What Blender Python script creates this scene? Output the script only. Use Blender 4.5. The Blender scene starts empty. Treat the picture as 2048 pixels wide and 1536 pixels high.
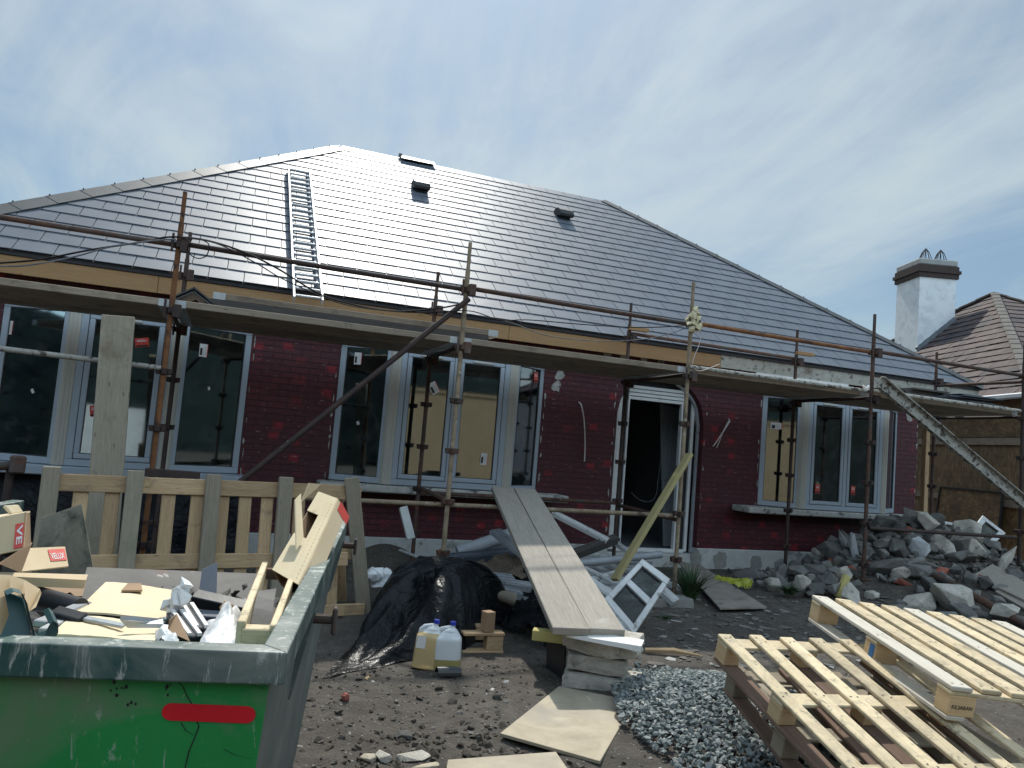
import bpy, bmesh, math, random
from mathutils import Vector, Matrix, noise
V = Vector
R = math.radians
PI = math.pi
C = bpy.context.scene.collection
rnd = random.Random(7)

# ------------------------------------------------------------------ camera
IW, IH, FPX = 2048, 1536, 1510.0
EYE = V((0, 0, 1.6))
_p, _r, _y = R(4.55), R(4.70), R(20.218)
FW = V((math.sin(_y) * math.cos(_p), math.cos(_y) * math.cos(_p), math.sin(_p)))
_rt = V((math.cos(_y), -math.sin(_y), 0))
_up = _rt.cross(FW)
RT = _rt * math.cos(_r) + _up * math.sin(_r)
UP = -_rt * math.sin(_r) + _up * math.cos(_r)
cam = bpy.data.cameras.new('camera')
cam.sensor_width = 36
cam.lens = 36 * FPX / IW
cam.clip_start = 0.05
cam.clip_end = 2000
co = bpy.data.objects.new('camera', cam)
C.objects.link(co)
m3 = Matrix((RT, UP, -FW)).transposed()
co.matrix_world = Matrix.Translation(EYE) @ m3.to_4x4()
bpy.context.scene.camera = co

def ray(x, y): return RT * (x - IW / 2) - UP * (y - IH / 2) + FW * FPX
def PZ(x, y, z):
    d = ray(x, y); return EYE + d * ((z - EYE.z) / d.z)
def PY(x, y, Y):
    d = ray(x, y); return EYE + d * (Y / d.y)
def PP(x, y, p, n):
    d = ray(x, y); return EYE + d * ((V(p) - EYE).dot(V(n)) / d.dot(V(n)))

# ------------------------------------------------------------------ materials
class NM:
    def __init__(s, name):
        s.m = bpy.data.materials.new(name); s.m.use_nodes = True
        s.t = s.m.node_tree; s.n = s.t.nodes; s.l = s.t.links
        s.b = s.n['Principled BSDF']; s.out = s.n['Material Output']
        s.cs = {}
    def node(s, typ, **k):
        n = s.n.new(typ)
        for a, b in k.items():
            if a in n.inputs: s.set(n.inputs[a], b)
            else: setattr(n, a, b)
        return n
    def set(s, sock, v):
        if hasattr(v, 'is_output'): s.l.new(v, sock)
        else:
            if sock.type == 'RGBA' and len(v) == 3: v = (*v, 1)
            sock.default_value = v
    def coord(s, kind='Object', stretch=(1, 1, 1), rand=True):
        k = (kind, stretch)
        if k in s.cs: return s.cs[k]
        tc = s.node('ShaderNodeTexCoord'); mp = s.node('ShaderNodeMapping')
        s.l.new(tc.outputs[kind], mp.inputs['Vector']); mp.inputs['Scale'].default_value = stretch
        o = mp.outputs[0]
        if rand:
            oi = s.node('ShaderNodeObjectInfo'); ad = s.node('ShaderNodeVectorMath', operation='MULTIPLY_ADD')
            s.l.new(oi.outputs['Random'], ad.inputs[0]); ad.inputs[1].default_value = (37, 53, 71); s.l.new(o, ad.inputs[2]); o = ad.outputs[0]
        s.cs[k] = o
        return o
    def noise(s, scale, detail=6, rough=.6, dist=0, kind='Object', stretch=(1, 1, 1)):
        n = s.node('ShaderNodeTexNoise', Scale=scale, Detail=detail, Roughness=rough, Distortion=dist)
        s.l.new(s.coord(kind, stretch), n.inputs['Vector'])
        return n.outputs['Fac']
    def ramp(s, fac, pts, const=False):
        r = s.node('ShaderNodeValToRGB'); e = r.color_ramp.elements
        if const: r.color_ramp.interpolation = 'CONSTANT'
        while len(e) < len(pts): e.new(0.5)
        for el, (p, c) in zip(e, pts):
            el.position = p; el.color = (*c, 1) if len(c) == 3 else c
        s.set(r.inputs['Fac'], fac)
        return r.outputs['Color']
    def step(s, fac, lo, hi):
        r = s.node('ShaderNodeMapRange'); s.set(r.inputs['Value'], fac)
        r.inputs['From Min'].default_value = lo; r.inputs['From Max'].default_value = hi
        return r.outputs[0]
    def math(s, op, a, b=0.0):
        n = s.node('ShaderNodeMath', operation=op); s.set(n.inputs[0], a); s.set(n.inputs[1], b)
        return n.outputs[0]
    def mix(s, fac, a, b, mode='MIX'):
        n = s.node('ShaderNodeMix', data_type='RGBA', blend_type=mode)
        s.set(n.inputs['Factor'], fac); s.set(n.inputs['A'] if False else n.inputs[6], a); s.set(n.inputs[7], b)
        return n.outputs[2]
    def vary(s, col, amt):
        oi = s.node('ShaderNodeObjectInfo'); h = s.node('ShaderNodeHueSaturation')
        v = s.node('ShaderNodeMapRange'); s.l.new(oi.outputs['Random'], v.inputs['Value'])
        v.inputs['To Min'].default_value = 1 - amt; v.inputs['To Max'].default_value = 1 + amt
        s.l.new(v.outputs[0], h.inputs['Value']); s.set(h.inputs['Color'], col)
        return h.outputs['Color']
    def bump(s, fac, strength, dist=.01):
        b = s.node('ShaderNodeBump', Strength=strength, Distance=dist); s.set(b.inputs['Height'], fac)
        s.l.new(b.outputs[0], s.b.inputs['Normal'])
    def fin(s, col, rough=.8, metal=0, spec=None):
        s.set(s.b.inputs['Base Color'], col); s.set(s.b.inputs['Roughness'], rough); s.b.inputs['Metallic'].default_value = metal
        if spec is not None: s.b.inputs['Specular IOR Level'].default_value = spec
        return s.m

def mottle(name, c1, c2, scale=6, rough=.85, bump=.3, bscale=40, lo=.3, hi=.7, var=.12, spots=(), metal=0, spec=None, kind='Object', stretch=(1, 1, 1), bd=.006, c3=None):
    """noise between two or three colours, optional spots = (colour, scale, lo, hi)"""
    s = NM(name)
    pts = [(lo, c1), (hi, c2)] if c3 is None else [(lo, c1), ((lo + hi) / 2, c3), (hi, c2)]
    col = s.ramp(s.noise(scale, 8, .65, .3, kind, stretch), pts)
    for c, sc, a, b in spots:
        col = s.mix(s.step(s.noise(sc, 6, .6, .4, kind, stretch), a, b), col, c)
    if var: col = s.vary(col, var)
    if bump: s.bump(s.noise(bscale, 5, .6, 0, kind, stretch), bump, bd)
    return s.fin(col, rough, metal, spec)

def wood(name, c1, c2, dark=None, rough=.75, grain=1.0, var=.15, knots=True, stains=(), bump=.25):
    s = NM(name)
    g = s.noise(9, 8, .65, 1.2, 'UV', (.35, 9 * grain, 1))
    col = s.ramp(g, [(.25, c1), (.7, c2)])
    f = s.noise(40, 4, .6, 0, 'UV', (.25, 9 * grain, 1))
    col = s.mix(s.math('MULTIPLY', s.step(f, .5, .75), .45), col, dark or tuple(x * .45 for x in c1))
    if knots:
        v = s.node('ShaderNodeTexVoronoi', Scale=3.2); s.l.new(s.coord('UV', (1.2, 4, 1)), v.inputs['Vector'])
        col = s.mix(s.math('MULTIPLY', s.step(v.outputs['Distance'], .11, .04), .7), col, dark or tuple(x * .4 for x in c1))
    for c, sc, a, b, amt in stains:
        col = s.mix(s.math('MULTIPLY', s.step(s.noise(sc, 8, .7, .6, 'Object'), a, b), amt), col, c)
    if var: col = s.vary(col, var)
    s.bump(f, bump, .004)
    return s.fin(col, rough)

MT = {}
MT['slate'] = None
def m_slate():
    s = NM('slate')
    col = s.ramp(s.noise(3, 6), [(.3, (.088, .102, .125)), (.7, (.118, .136, .162))])
    n = s.noise(90, 6, .7, .2, 'Object', (1, 1, 1))
    s.bump(n, .22, .002)
    r = s.node('ShaderNodeMapRange'); s.set(r.inputs['Value'], s.noise(5, 6)); r.inputs['To Min'].default_value = .42; r.inputs['To Max'].default_value = .50
    col = s.mix(s.math('MULTIPLY', s.step(s.noise(1.1, 7, .7, .5), .45, .8), .35), col, (.16, .17, .18))
    return s.fin(col, r.outputs[0], 0, .24)
MT['slate'] = m_slate()
MT['ridge'] = mottle('ridge_tile_grey', (.030, .034, .036), (.058, .064, .066), 4, .45, .15, 60)
MT['timber_new'] = wood('new_fascia_timber', (.23, .125, .045), (.34, .205, .088), (.10, .042, .014), .6, var=.05)
MT['fascia_old'] = mottle('peeling_grey_fascia', (.30, .29, .25), (.42, .41, .36), 7, .8, .4, 30, spots=(((.09, .07, .05), 11, .56, .66), ((.16, .13, .10), 3, .58, .7)))
def m_brick():
    s = NM('painted_brick')
    br = s.node('ShaderNodeTexBrick'); s.l.new(s.coord('UV', (1, 1, 1), False), br.inputs['Vector'])
    br.inputs['Scale'].default_value = 1; br.inputs['Brick Width'].default_value = .225; br.inputs['Row Height'].default_value = .075
    br.inputs['Mortar Size'].default_value = .007; br.inputs['Mortar Smooth'].default_value = .4
    br.inputs['Color1'].default_value = (.090, .0105, .0165, 1); br.inputs['Color2'].default_value = (.058, .0075, .0120, 1); br.inputs['Mortar'].default_value = (.027, .0045, .0065, 1)
    br.inputs['Bias'].default_value = -.2
    n = s.noise(1.2, 6, .6, .3, 'UV')
    col = s.mix(s.step(n, .35, .75), br.outputs['Color'], (.052, .008, .0125))
    # fresh red dabs where fixings were filled: brick sized patches on a loose grid
    vo = s.node('ShaderNodeTexVoronoi', Scale=1.0); vo.inputs['Randomness'].default_value = .6; vo.distance = 'CHEBYCHEV'
    s.l.new(s.coord('UV', (3.3, 4.4, 1), False), vo.inputs['Vector'])
    nb = s.math('MULTIPLY', s.noise(24, 5, .7, 0, 'UV'), .34)
    d = s.math('ADD', vo.outputs['Distance'], nb)
    sel = s.node('ShaderNodeSeparateColor'); s.l.new(vo.outputs['Color'], sel.inputs[0])
    patch = s.math('MULTIPLY', s.step(d, .40, .31), s.step(sel.outputs[0], .15, .4))
    col = s.mix(s.math('MULTIPLY', patch, .62), col, (.30, .009, .018))
    # pale scrapes lying along the joints
    sc = s.noise(9, 5, .7, .2, 'UV', (1, 5.5, 1))
    col = s.mix(s.math('MULTIPLY', s.step(sc, .63, .69), .7), col, (.46, .34, .32))
    sp = s.noise(17, 4, .6, .2, 'UV')
    col = s.mix(s.step(sp, .735, .755), col, (.52, .49, .47))
    h = s.math('ADD', s.math('MULTIPLY', br.outputs['Fac'], -1.0), s.math('MULTIPLY', s.noise(55, 4, .6, 0, 'UV'), .3))
    s.bump(h, .9, .008)
    return s.fin(col, .6)
MT['brick'] = m_brick()
MT['plinth'] = mottle('plinth_render', (.36, .36, .34), (.50, .50, .47), 5, .85, .4, 40, spots=(((.20, .20, .18), 4, .56, .66), ((.12, .10, .08), 9, .66, .74)))
MT['dab'] = mottle('mortar_dab', (.20, .20, .18), (.30, .29, .27), 14, .95, .6, 50)
MT['sill'] = mottle('weathered_sill', (.30, .29, .26), (.50, .48, .44), 7, .85, .5, 30, spots=(((.10, .09, .08), 9, .55, .64),))
MT['frame'] = mottle('grey_upvc', (.32, .365, .41), (.36, .405, .45), 3, .42, .0, var=.03)
MT['cream'] = mottle('cream_upvc', (.42, .40, .345), (.47, .445, .385), 3, .5, .0, var=.03)
MT['gasket'] = mottle('black_gasket', (.012, .012, .013), (.02, .02, .02), 5, .5, 0)
MT['white'] = mottle('white_plastic', (.62, .63, .62), (.74, .74, .72), 5, .45, .0, spots=(((.40, .38, .34), 7, .6, .75),), var=.04)
MT['dirtywhite'] = mottle('dirty_white_upvc', (.46, .47, .46), (.66, .66, .64), 4, .5, .1, spots=(((.22, .20, .17), 9, .57, .7),), var=.08)
MT['sticker'] = mottle('sticker_white', (.60, .58, .56), (.66, .64, .62), 5, .6, 0, var=0)
MT['stickred'] = mottle('sticker_red', (.50, .045, .03), (.56, .06, .04), 5, .5, 0, var=0)
MT['black'] = mottle('black_plastic', (.010, .011, .013), (.020, .021, .024), 5, .4, .1, 20)
MT['blackmatt'] = mottle('black_matt', (.012, .012, .013), (.024, .024, .026), 6, .8, .2, 20)
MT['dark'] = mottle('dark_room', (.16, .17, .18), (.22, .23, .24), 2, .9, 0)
MT['greypanel'] = mottle('grey_board', (.42, .45, .46), (.50, .53, .54), 4, .7, .05, 10)
def m_glass():
    s = NM('window_glass')
    fr = s.node('ShaderNodeFresnel', IOR=1.5)
    f = s.math('ADD', s.math('MULTIPLY', fr.outputs[0], 1.5), .14)
    tr = s.node('ShaderNodeBsdfTransparent'); tr.inputs[0].default_value = (.55, .80, .84, 1)
    gl = s.node('ShaderNodeBsdfGlossy'); gl.inputs['Roughness'].default_value = .035; gl.inputs['Color'].default_value = (.96, .97, 1, 1)
    mx = s.node('ShaderNodeMixShader'); s.l.new(f, mx.inputs[0]); s.l.new(tr.outputs[0], mx.inputs[1]); s.l.new(gl.outputs[0], mx.inputs[2])
    df = s.node('ShaderNodeBsdfDiffuse'); df.inputs[0].default_value = (.45, .44, .40, 1)
    m2 = s.node('ShaderNodeMixShader')
    du = s.math('ADD', s.math('MULTIPLY', s.step(s.noise(5, 8, .7, .8), .5, .8), .10), s.math('MULTIPLY', s.step(s.noise(26, 4, .7, 1.5), .66, .72), .16))
    s.l.new(du, m2.inputs[0]); s.l.new(mx.outputs[0], m2.inputs[1]); s.l.new(df.outputs[0], m2.inputs[2])
    s.l.new(m2.outputs[0], s.out.inputs['Surface'])
    return s.m
MT['glass'] = m_glass()
def m_glass2():
    s = NM('old_pane_glass'); fr = s.node('ShaderNodeFresnel', IOR=1.45)
    tr = s.node('ShaderNodeBsdfTransparent'); tr.inputs[0].default_value = (.42, .48, .46, 1)
    gl = s.node('ShaderNodeBsdfGlossy'); gl.inputs['Roughness'].default_value = .06
    mx = s.node('ShaderNodeMixShader'); s.l.new(fr.outputs[0], mx.inputs[0]); s.l.new(tr.outputs[0], mx.inputs[1]); s.l.new(gl.outputs[0], mx.inputs[2])
    df = s.node('ShaderNodeBsdfDiffuse'); df.inputs[0].default_value = (.05, .06, .058, 1); m2 = s.node('ShaderNodeMixShader'); s.l.new(s.math('MULTIPLY', s.step(s.noise(6, 6), .35, .8), .6), m2.inputs[0]); s.l.new(mx.outputs[0], m2.inputs[1]); s.l.new(df.outputs[0], m2.inputs[2]); s.l.new(m2.outputs[0], s.out.inputs['Surface'])
    return s.m
MT['glassold'] = m_glass2()
RUST = ((.085, .034, .018), (.035, .022, .018))
MT['rust'] = mottle('rusty_tube', (.030, .020, .017), (.115, .052, .030), 9, .8, .6, 60, spots=(((.30, .28, .25), 14, .66, .72), ((.06, .055, .05), 4, .5, .65)), var=.25)
MT['rustorange'] = mottle('orange_rust_tube', (.10, .035, .014), (.26, .11, .035), 8, .85, .6, 60, spots=(((.05, .025, .018), 6, .55, .65),), var=.1)
MT['rustpale'] = mottle('mortar_splashed_tube', (.15, .108, .066), (.30, .232, .155), 9, .85, .6, 60, spots=(((.42, .40, .36), 15, .60, .68), ((.05, .035, .028), 7, .58, .68)), var=.1)
MT['rustdark'] = mottle('dark_rust', (.020, .014, .013), (.060, .030, .022), 9, .75, .5, 50, spots=(((.30, .29, .27), 18, .69, .74),), var=.2)
MT['paletube'] = mottle('whitened_tube', (.26, .245, .21), (.42, .40, .35), 12, .85, .6, 60, spots=(((.07, .055, .045), 16, .52, .60),), var=.1)
MT['board'] = wood('weathered_board', (.20, .155, .112), (.35, .283, .212), (.07, .052, .038), .85, 1, .2, stains=(((.36, .33, .28), 4, .58, .72, .6), ((.075, .058, .042), 3, .50, .70, .75), ((.05, .04, .03), 14, .62, .72, .6)))
MT['boardgrey'] = wood('grey_ramp_plank', (.225, .20, .165), (.375, .335, .28), (.08, .065, .05), .85, 1, .06, knots=False, stains=(((.50, .48, .44), 3, .6, .75, .6), ((.17, .14, .11), 2.5, .58, .72, .6)), bump=.5)
MT['boarddark'] = wood('dark_board', (.045, .040, .038), (.10, .088, .08), (.02, .018, .016), .8, 1, .15)  # darkest of the plain board tones
MT['boardpale'] = wood('pale_old_plank', (.21, .18, .132), (.35, .31, .235), (.08, .055, .03), .85, 1, .1, stains=(((.13, .085, .045), 3.2, .54, .70, .75), ((.50, .47, .40), 2, .6, .75, .5)))
MT['pallet'] = wood('fresh_pallet_wood', (.53, .41, .235), (.71, .595, .40), (.34, .21, .09), .75, .8, .14, stains=(((.33, .27, .175), 5, .46, .66, .75), ((.20, .175, .13), 18, .55, .65, .75)))
MT['palletwhite'] = wood('whitened_pallet_wood', (.46, .415, .33), (.62, .575, .49), (.30, .24, .16), .8, .8, .08, stains=(((.28, .25, .20), 5, .55, .72, .6),))
MT['palletblock'] = wood('pallet_block_wood', (.48, .32, .16), (.62, .46, .27), (.32, .18, .08), .8, .6, .12, knots=False)
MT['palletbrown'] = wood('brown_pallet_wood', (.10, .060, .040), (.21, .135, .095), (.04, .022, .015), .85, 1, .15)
MT['palletold'] = wood('old_pallet_wood', (.20, .165, .12), (.34, .285, .21), (.08, .06, .04), .85, 1, .2)
MT['pallettan'] = wood('tan_pallet_wood', (.33, .21, .11), (.50, .355, .205), (.12, .068, .03), .85, .8, .18, stains=(((.11, .09, .07), 5, .54, .70, .65), ((.09, .05, .03), 22, .66, .72, .7)))
MT['palletpost'] = wood('grey_pallet_post', (.21, .175, .125), (.33, .285, .215), (.11, .085, .055), .9, 1, .12, stains=(((.15, .16, .11), 5, .52, .7, .5),))
MT['greenwood'] = wood('treated_green_timber', (.24, .20, .085), (.36, .30, .14), (.14, .10, .04), .8, 1, .06)
MT['yellowwood'] = wood('yellow_timber', (.42, .35, .11), (.54, .47, .19), (.26, .2, .06), .8, 1, .05)
def m_osb(name, a, b):
    s = NM(name)
    v = s.node('ShaderNodeTexVoronoi', Scale=11); s.l.new(s.coord('UV', (1, 2.2, 1)), v.inputs['Vector'])
    sp = s.node('ShaderNodeSeparateColor'); s.l.new(v.outputs['Color'], sp.inputs[0])
    col = s.ramp(sp.outputs[0], [(0, a), (1, b)])
    col = s.mix(s.step(s.noise(2, 6), .45, .75), col, tuple(x * .6 for x in a))
    s.bump(sp.outputs[1], .2, .003)
    return s.fin(col, .75)
MT['osb'] = m_osb('osb_board', (.125, .078, .036), (.26, .165, .078))
MT['ply'] = mottle('plywood_sheet', (.33, .275, .19), (.45, .385, .28), 4, .8, .15, 60, spots=(((.25, .205, .145), 5, .50, .85), ((.28, .25, .205), 2, .45, .75)), var=.05)
MT['plygrey'] = mottle('muddy_ply', (.19, .165, .14), (.26, .235, .20), 5, .85, .2, 40, spots=(((.10, .085, .07), 4, .56, .7),), var=.1)
MT['card'] = mottle('cardboard', (.46, .35, .21), (.56, .44, .28), 2.5, .8, .06, 30, spots=(((.34, .25, .145), 5, .62, .8),), var=.06)
MT['cardlight'] = mottle('pale_cardboard', (.60, .49, .31), (.68, .57, .385), 2.5, .8, .06, 30, spots=(((.48, .37, .22), 6, .62, .8),), var=.05)
MT['carddark'] = mottle('brown_cardboard', (.24, .15, .085), (.33, .215, .125), 3, .85, .06, 30, var=.1)
MT['skipgreen'] = None
def m_skip(name, c1, c2, dust, amt, lo, scr, grad=None):
    s = NM(name)
    col = s.ramp(s.noise(2.5, 6), [(.3, c1), (.7, c2)])
    col = s.mix(s.math('MULTIPLY', s.step(s.noise(2.2, 8, .6, .6), lo, lo + .22), amt), col, dust)
    mp = s.node('ShaderNodeMapping'); tcx = s.node('ShaderNodeTexCoord'); s.l.new(tcx.outputs['Object'], mp.inputs[0]); mp.inputs['Rotation'].default_value = (0, .55, 0); mp.inputs['Scale'].default_value = (1, 1, .2)
    nz_ = s.node('ShaderNodeTexNoise', Scale=26, Detail=8, Roughness=.75, Distortion=.9); s.l.new(mp.outputs[0], nz_.inputs['Vector']); st = nz_.outputs['Fac']
    col = s.mix(s.math('MULTIPLY', s.step(st, scr, scr + .07), .8), col, (.42, .42, .38))
    ru = s.noise(5, 8, .75, 1.3)
    col = s.mix(s.step(ru, .75, .78), col, (.022, .014, .011))
    s.bump(s.noise(4, 4), .25, .02)
    return s.fin(col, s.step(s.noise(3, 4), -.35, 1.3), 0, .5)
MT['skipgreen'] = m_skip('skip_green', (.010, .215, .050), (.016, .26, .062), (.20, .19, .145), .85, .47, .60)
MT['skipdark'] = m_skip('skip_shaded_sheet', (.055, .080, .078), (.10, .125, .12), (.22, .23, .21), .5, .5, .60)  # sides out of the sun: their shade is put into this darker colour
MT['skiprim'] = m_skip('skip_worn_rim', (.012, .046, .040), (.026, .075, .064), (.30, .30, .27), .9, .47, .54)
MT['redstrip'] = mottle('red_reflector', (.58, .008, .018), (.66, .012, .025), 6, .35, .0, spots=(((.30, .25, .22), 9, .70, .73),))
MT['poly'] = None
def m_poly():
    s = NM('black_polythene')
    n1 = s.noise(4.5, 3, .5, .8); n2 = s.noise(13, 3, .55, .8)
    r = s.math('ABSOLUTE', s.math('SUBTRACT', n1, .5)); r2 = s.math('ABSOLUTE', s.math('SUBTRACT', n2, .5))
    s.bump(s.math('ADD', s.math('MULTIPLY', r, -1), s.math('MULTIPLY', r2, -.35)), 1.0, .045)
    col = s.mix(s.math('MULTIPLY', s.step(s.noise(3, 6), .5, .8), .5), (.004, .005, .007), (.028, .028, .028))
    return s.fin(col, .38, 0, .2)
MT['poly'] = m_poly()
def m_jug(name, c, trans):
    s = NM(name)
    s.b.inputs['Transmission Weight'].default_value = trans
    s.b.inputs['Subsurface Weight'].default_value = .25
    s.b.inputs['Subsurface Radius'].default_value = (.05, .05, .05)
    return s.fin(s.mix(s.step(s.noise(5, 5), .4, .8), c, tuple(x * .85 for x in c)), .38)
MT['jugwhite'] = m_jug('milky_jug', (.80, .83, .84), .25)
MT['jugamber'] = m_jug('amber_liquid', (.70, .53, .26), .3)
MT['jugpale'] = m_jug('pale_liquid', (.46, .38, .14), .25)
MT['cap'] = mottle('blue_cap', (.015, .03, .30), (.02, .04, .36), 5, .4, 0)
MT['concrete'] = mottle('rough_concrete', (.34, .31, .26), (.56, .52, .45), 7, .95, .9, 45, spots=(((.18, .165, .14), 9, .57, .7), ((.55, .52, .47), 22, .64, .7)), var=.1, bd=.012)
MT['stone'] = mottle('grey_stone', (.092, .091, .084), (.19, .185, .168), 6, .95, .8, 35, spots=(((.27, .265, .245), 7, .60, .72), ((.19, .16, .115), 3, .60, .7)), var=.42, bd=.012)
MT['plaster'] = mottle('white_plaster', (.60, .61, .62), (.70, .71, .71), 5, .9, .1, 40, spots=(((.33, .32, .30), 12, .68, .74),), var=.05)
MT['redtile'] = mottle('red_tile', (.20, .055, .035), (.30, .10, .07), 6, .9, .3, 40, spots=(((.25, .22, .2), 8, .58, .7),), var=.25)
def m_dirt():
    s = NM('dirt')
    a = s.noise(.9, 8, .65, .4); b = s.noise(7, 8, .7, .3); c = s.noise(45, 6, .7)
    col = s.ramp(b, [(.25, (.050, .042, .034)), (.5, (.096, .082, .067)), (.75, (.160, .140, .117))])
    col = s.mix(s.math('MULTIPLY', s.step(a, .4, .7), .6), col, (.055, .045, .036))
    col = s.mix(s.math('MULTIPLY', s.step(c, .62, .72), .6), col, (.17, .155, .13))
    v = s.node('ShaderNodeTexVoronoi', Scale=38); s.l.new(s.coord(), v.inputs['Vector'])
    sp = s.node('ShaderNodeSeparateColor'); s.l.new(v.outputs['Color'], sp.inputs[0])
    peb = s.math('MULTIPLY', s.step(v.outputs['Distance'], .34, .22), s.step(sp.outputs[0], .74, .78))
    col = s.mix(peb, col, s.ramp(sp.outputs[1], [(0, (.12, .115, .10)), (1, (.30, .285, .26))]))
    h = s.math('ADD', s.math('ADD', s.math('MULTIPLY', b, 1.0), s.math('MULTIPLY', c, .5)), s.math('MULTIPLY', peb, .25))
    s.bump(h, 1.0, .045)
    return s.fin(col, .92)
MT['dirt'] = m_dirt()
MT['clod'] = mottle('soil_clod', (.040, .032, .025), (.095, .078, .060), 10, .95, .8, 60, var=.3, bd=.01)
def m_gravel():
    s = NM('gravel')
    tc = s.node('ShaderNodeUVMap'); sp = s.node('ShaderNodeSeparateXYZ'); s.l.new(tc.outputs[0], sp.inputs[0])
    col = s.ramp(sp.outputs[0], [(0, (.08, .10, .097)), (.5, (.16, .185, .178)), (.85, (.27, .29, .28)), (1, (.36, .345, .31))])
    s.bump(s.noise(90, 4), .4, .003)
    return s.fin(col, .85)
MT['gravel'] = m_gravel()
MT['debris'] = None
def m_debris():
    s = NM('small_debris')
    tc = s.node('ShaderNodeUVMap'); sp = s.node('ShaderNodeSeparateXYZ'); s.l.new(tc.outputs[0], sp.inputs[0])
    col = s.ramp(sp.outputs[0], [(0, (.05, .045, .038)), (.5, (.11, .10, .085)), (.85, (.19, .18, .16)), (.96, (.40, .39, .37)), (1, (.20, .10, .08))])
    s.bump(s.noise(70, 4), .5, .004)
    return s.fin(col, .92)
MT['debris'] = m_debris()
MT['alu'] = mottle('aluminium', (.34, .355, .37), (.46, .475, .49), 8, .36, .1, 60, metal=.4, var=.05)
MT['galv'] = mottle('galvanised_band', (.34, .36, .36), (.46, .48, .48), 20, .5, .2, 60, metal=.4)
MT['lead'] = mottle('lead_flashing', (.10, .115, .125), (.18, .20, .215), 5, .55, .3, 20)
MT['chimney'] = mottle('chimney_render', (.66, .68, .69), (.76, .78, .785), 3, .9, .3, 30, spots=(((.46, .49, .51), 5, .48, .80), ((.38, .40, .41), 22, .66, .80)), var=0)
MT['darkbrick'] = mottle('dark_brick_band', (.030, .020, .018), (.07, .045, .04), 16, .85, .6, 30)
MT['cement'] = mottle('old_cement', (.26, .265, .255), (.40, .40, .385), 6, .9, .5, 30)
MT['oldtile'] = mottle('old_roof_tile', (.050, .034, .034), (.105, .074, .068), 2.2, .85, .6, 30, spots=(((.20, .155, .135), 5, .58, .75), ((.036, .030, .036), 1.2, .50, .64)), var=.05)
MT['hiptile'] = mottle('mortared_hip', (.10, .09, .078), (.18, .16, .14), 5, .95, .7, 25)
MT['gutterwhite'] = mottle('pale_gutter', (.40, .42, .43), (.52, .53, .54), 5, .5, 0)
MT['gutter'] = mottle('grey_pvc', (.25, .265, .29), (.36, .38, .40), 4, .45, .1, 20, spots=(((.14, .13, .12), 8, .58, .72),), var=.15)
MT['teal'] = mottle('teal_rubber', (.008, .040, .042), (.016, .075, .075), 3, .45, .1, 20)
MT['bluegrey'] = mottle('blue_grey_panel', (.085, .10, .125), (.115, .135, .16), 3, .5, 0)
MT['mossplate'] = mottle('mottled_sheet', (.15, .135, .095), (.30, .265, .20), 5, .85, .5, 25, spots=(((.28, .26, .22), 9, .60, .70), ((.05, .06, .04), 4, .55, .68)))
MT['rustplate'] = mottle('dark_stained_steel', (.034, .031, .029), (.080, .074, .068), 5, .7, .4, 20, spots=(((.40, .39, .37), 10, .66, .70), ((.09, .045, .025), 4, .6, .7)))
MT['bag'] = mottle('white_bag', (.62, .63, .63), (.74, .75, .75), 5, .5, .6, 14, bd=.02)
MT['yellow'] = mottle('yellow_bag', (.26, .27, .02), (.40, .41, .04), 5, .5, .5, 16, bd=.02)
MT['foam'] = mottle('yellowed_foam', (.48, .41, .24), (.66, .60, .42), 22, .9, .9, 40, bd=.02)
MT['cable'] = mottle('black_cable', (.010, .010, .011), (.018, .018, .02), 8, .85, 0, spec=.15)
MT['cablewhite'] = mottle('pale_cable', (.48, .43, .39), (.56, .52, .48), 8, .5, 0)
MT['cablegrey'] = mottle('grey_cable', (.10, .105, .11), (.16, .165, .17), 8, .8, 0, spec=.2)
MT['green'] = mottle('dark_leaf', (.018, .040, .016), (.04, .085, .028), 8, .6, 0, var=.1)
MT['burlap'] = mottle('brown_sacking', (.085, .066, .046), (.16, .125, .088), 8, .95, .6, 30, var=.2)
MT['ink'] = mottle('black_ink', (.012, .012, .012), (.018, .018, .018), 5, .7, 0)
MT['bluepaint'] = mottle('blue_paint', (.015, .09, .24), (.03, .14, .32), 8, .7, .1)
MT['hedge'] = mottle('far_hedge', (.008, .019, .019), (.010, .023, .023), .8, .9, 0)
MT['beige'] = mottle('beige_render', (.26, .19, .115), (.32, .24, .15), 2, .9, .2, 30)

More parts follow.
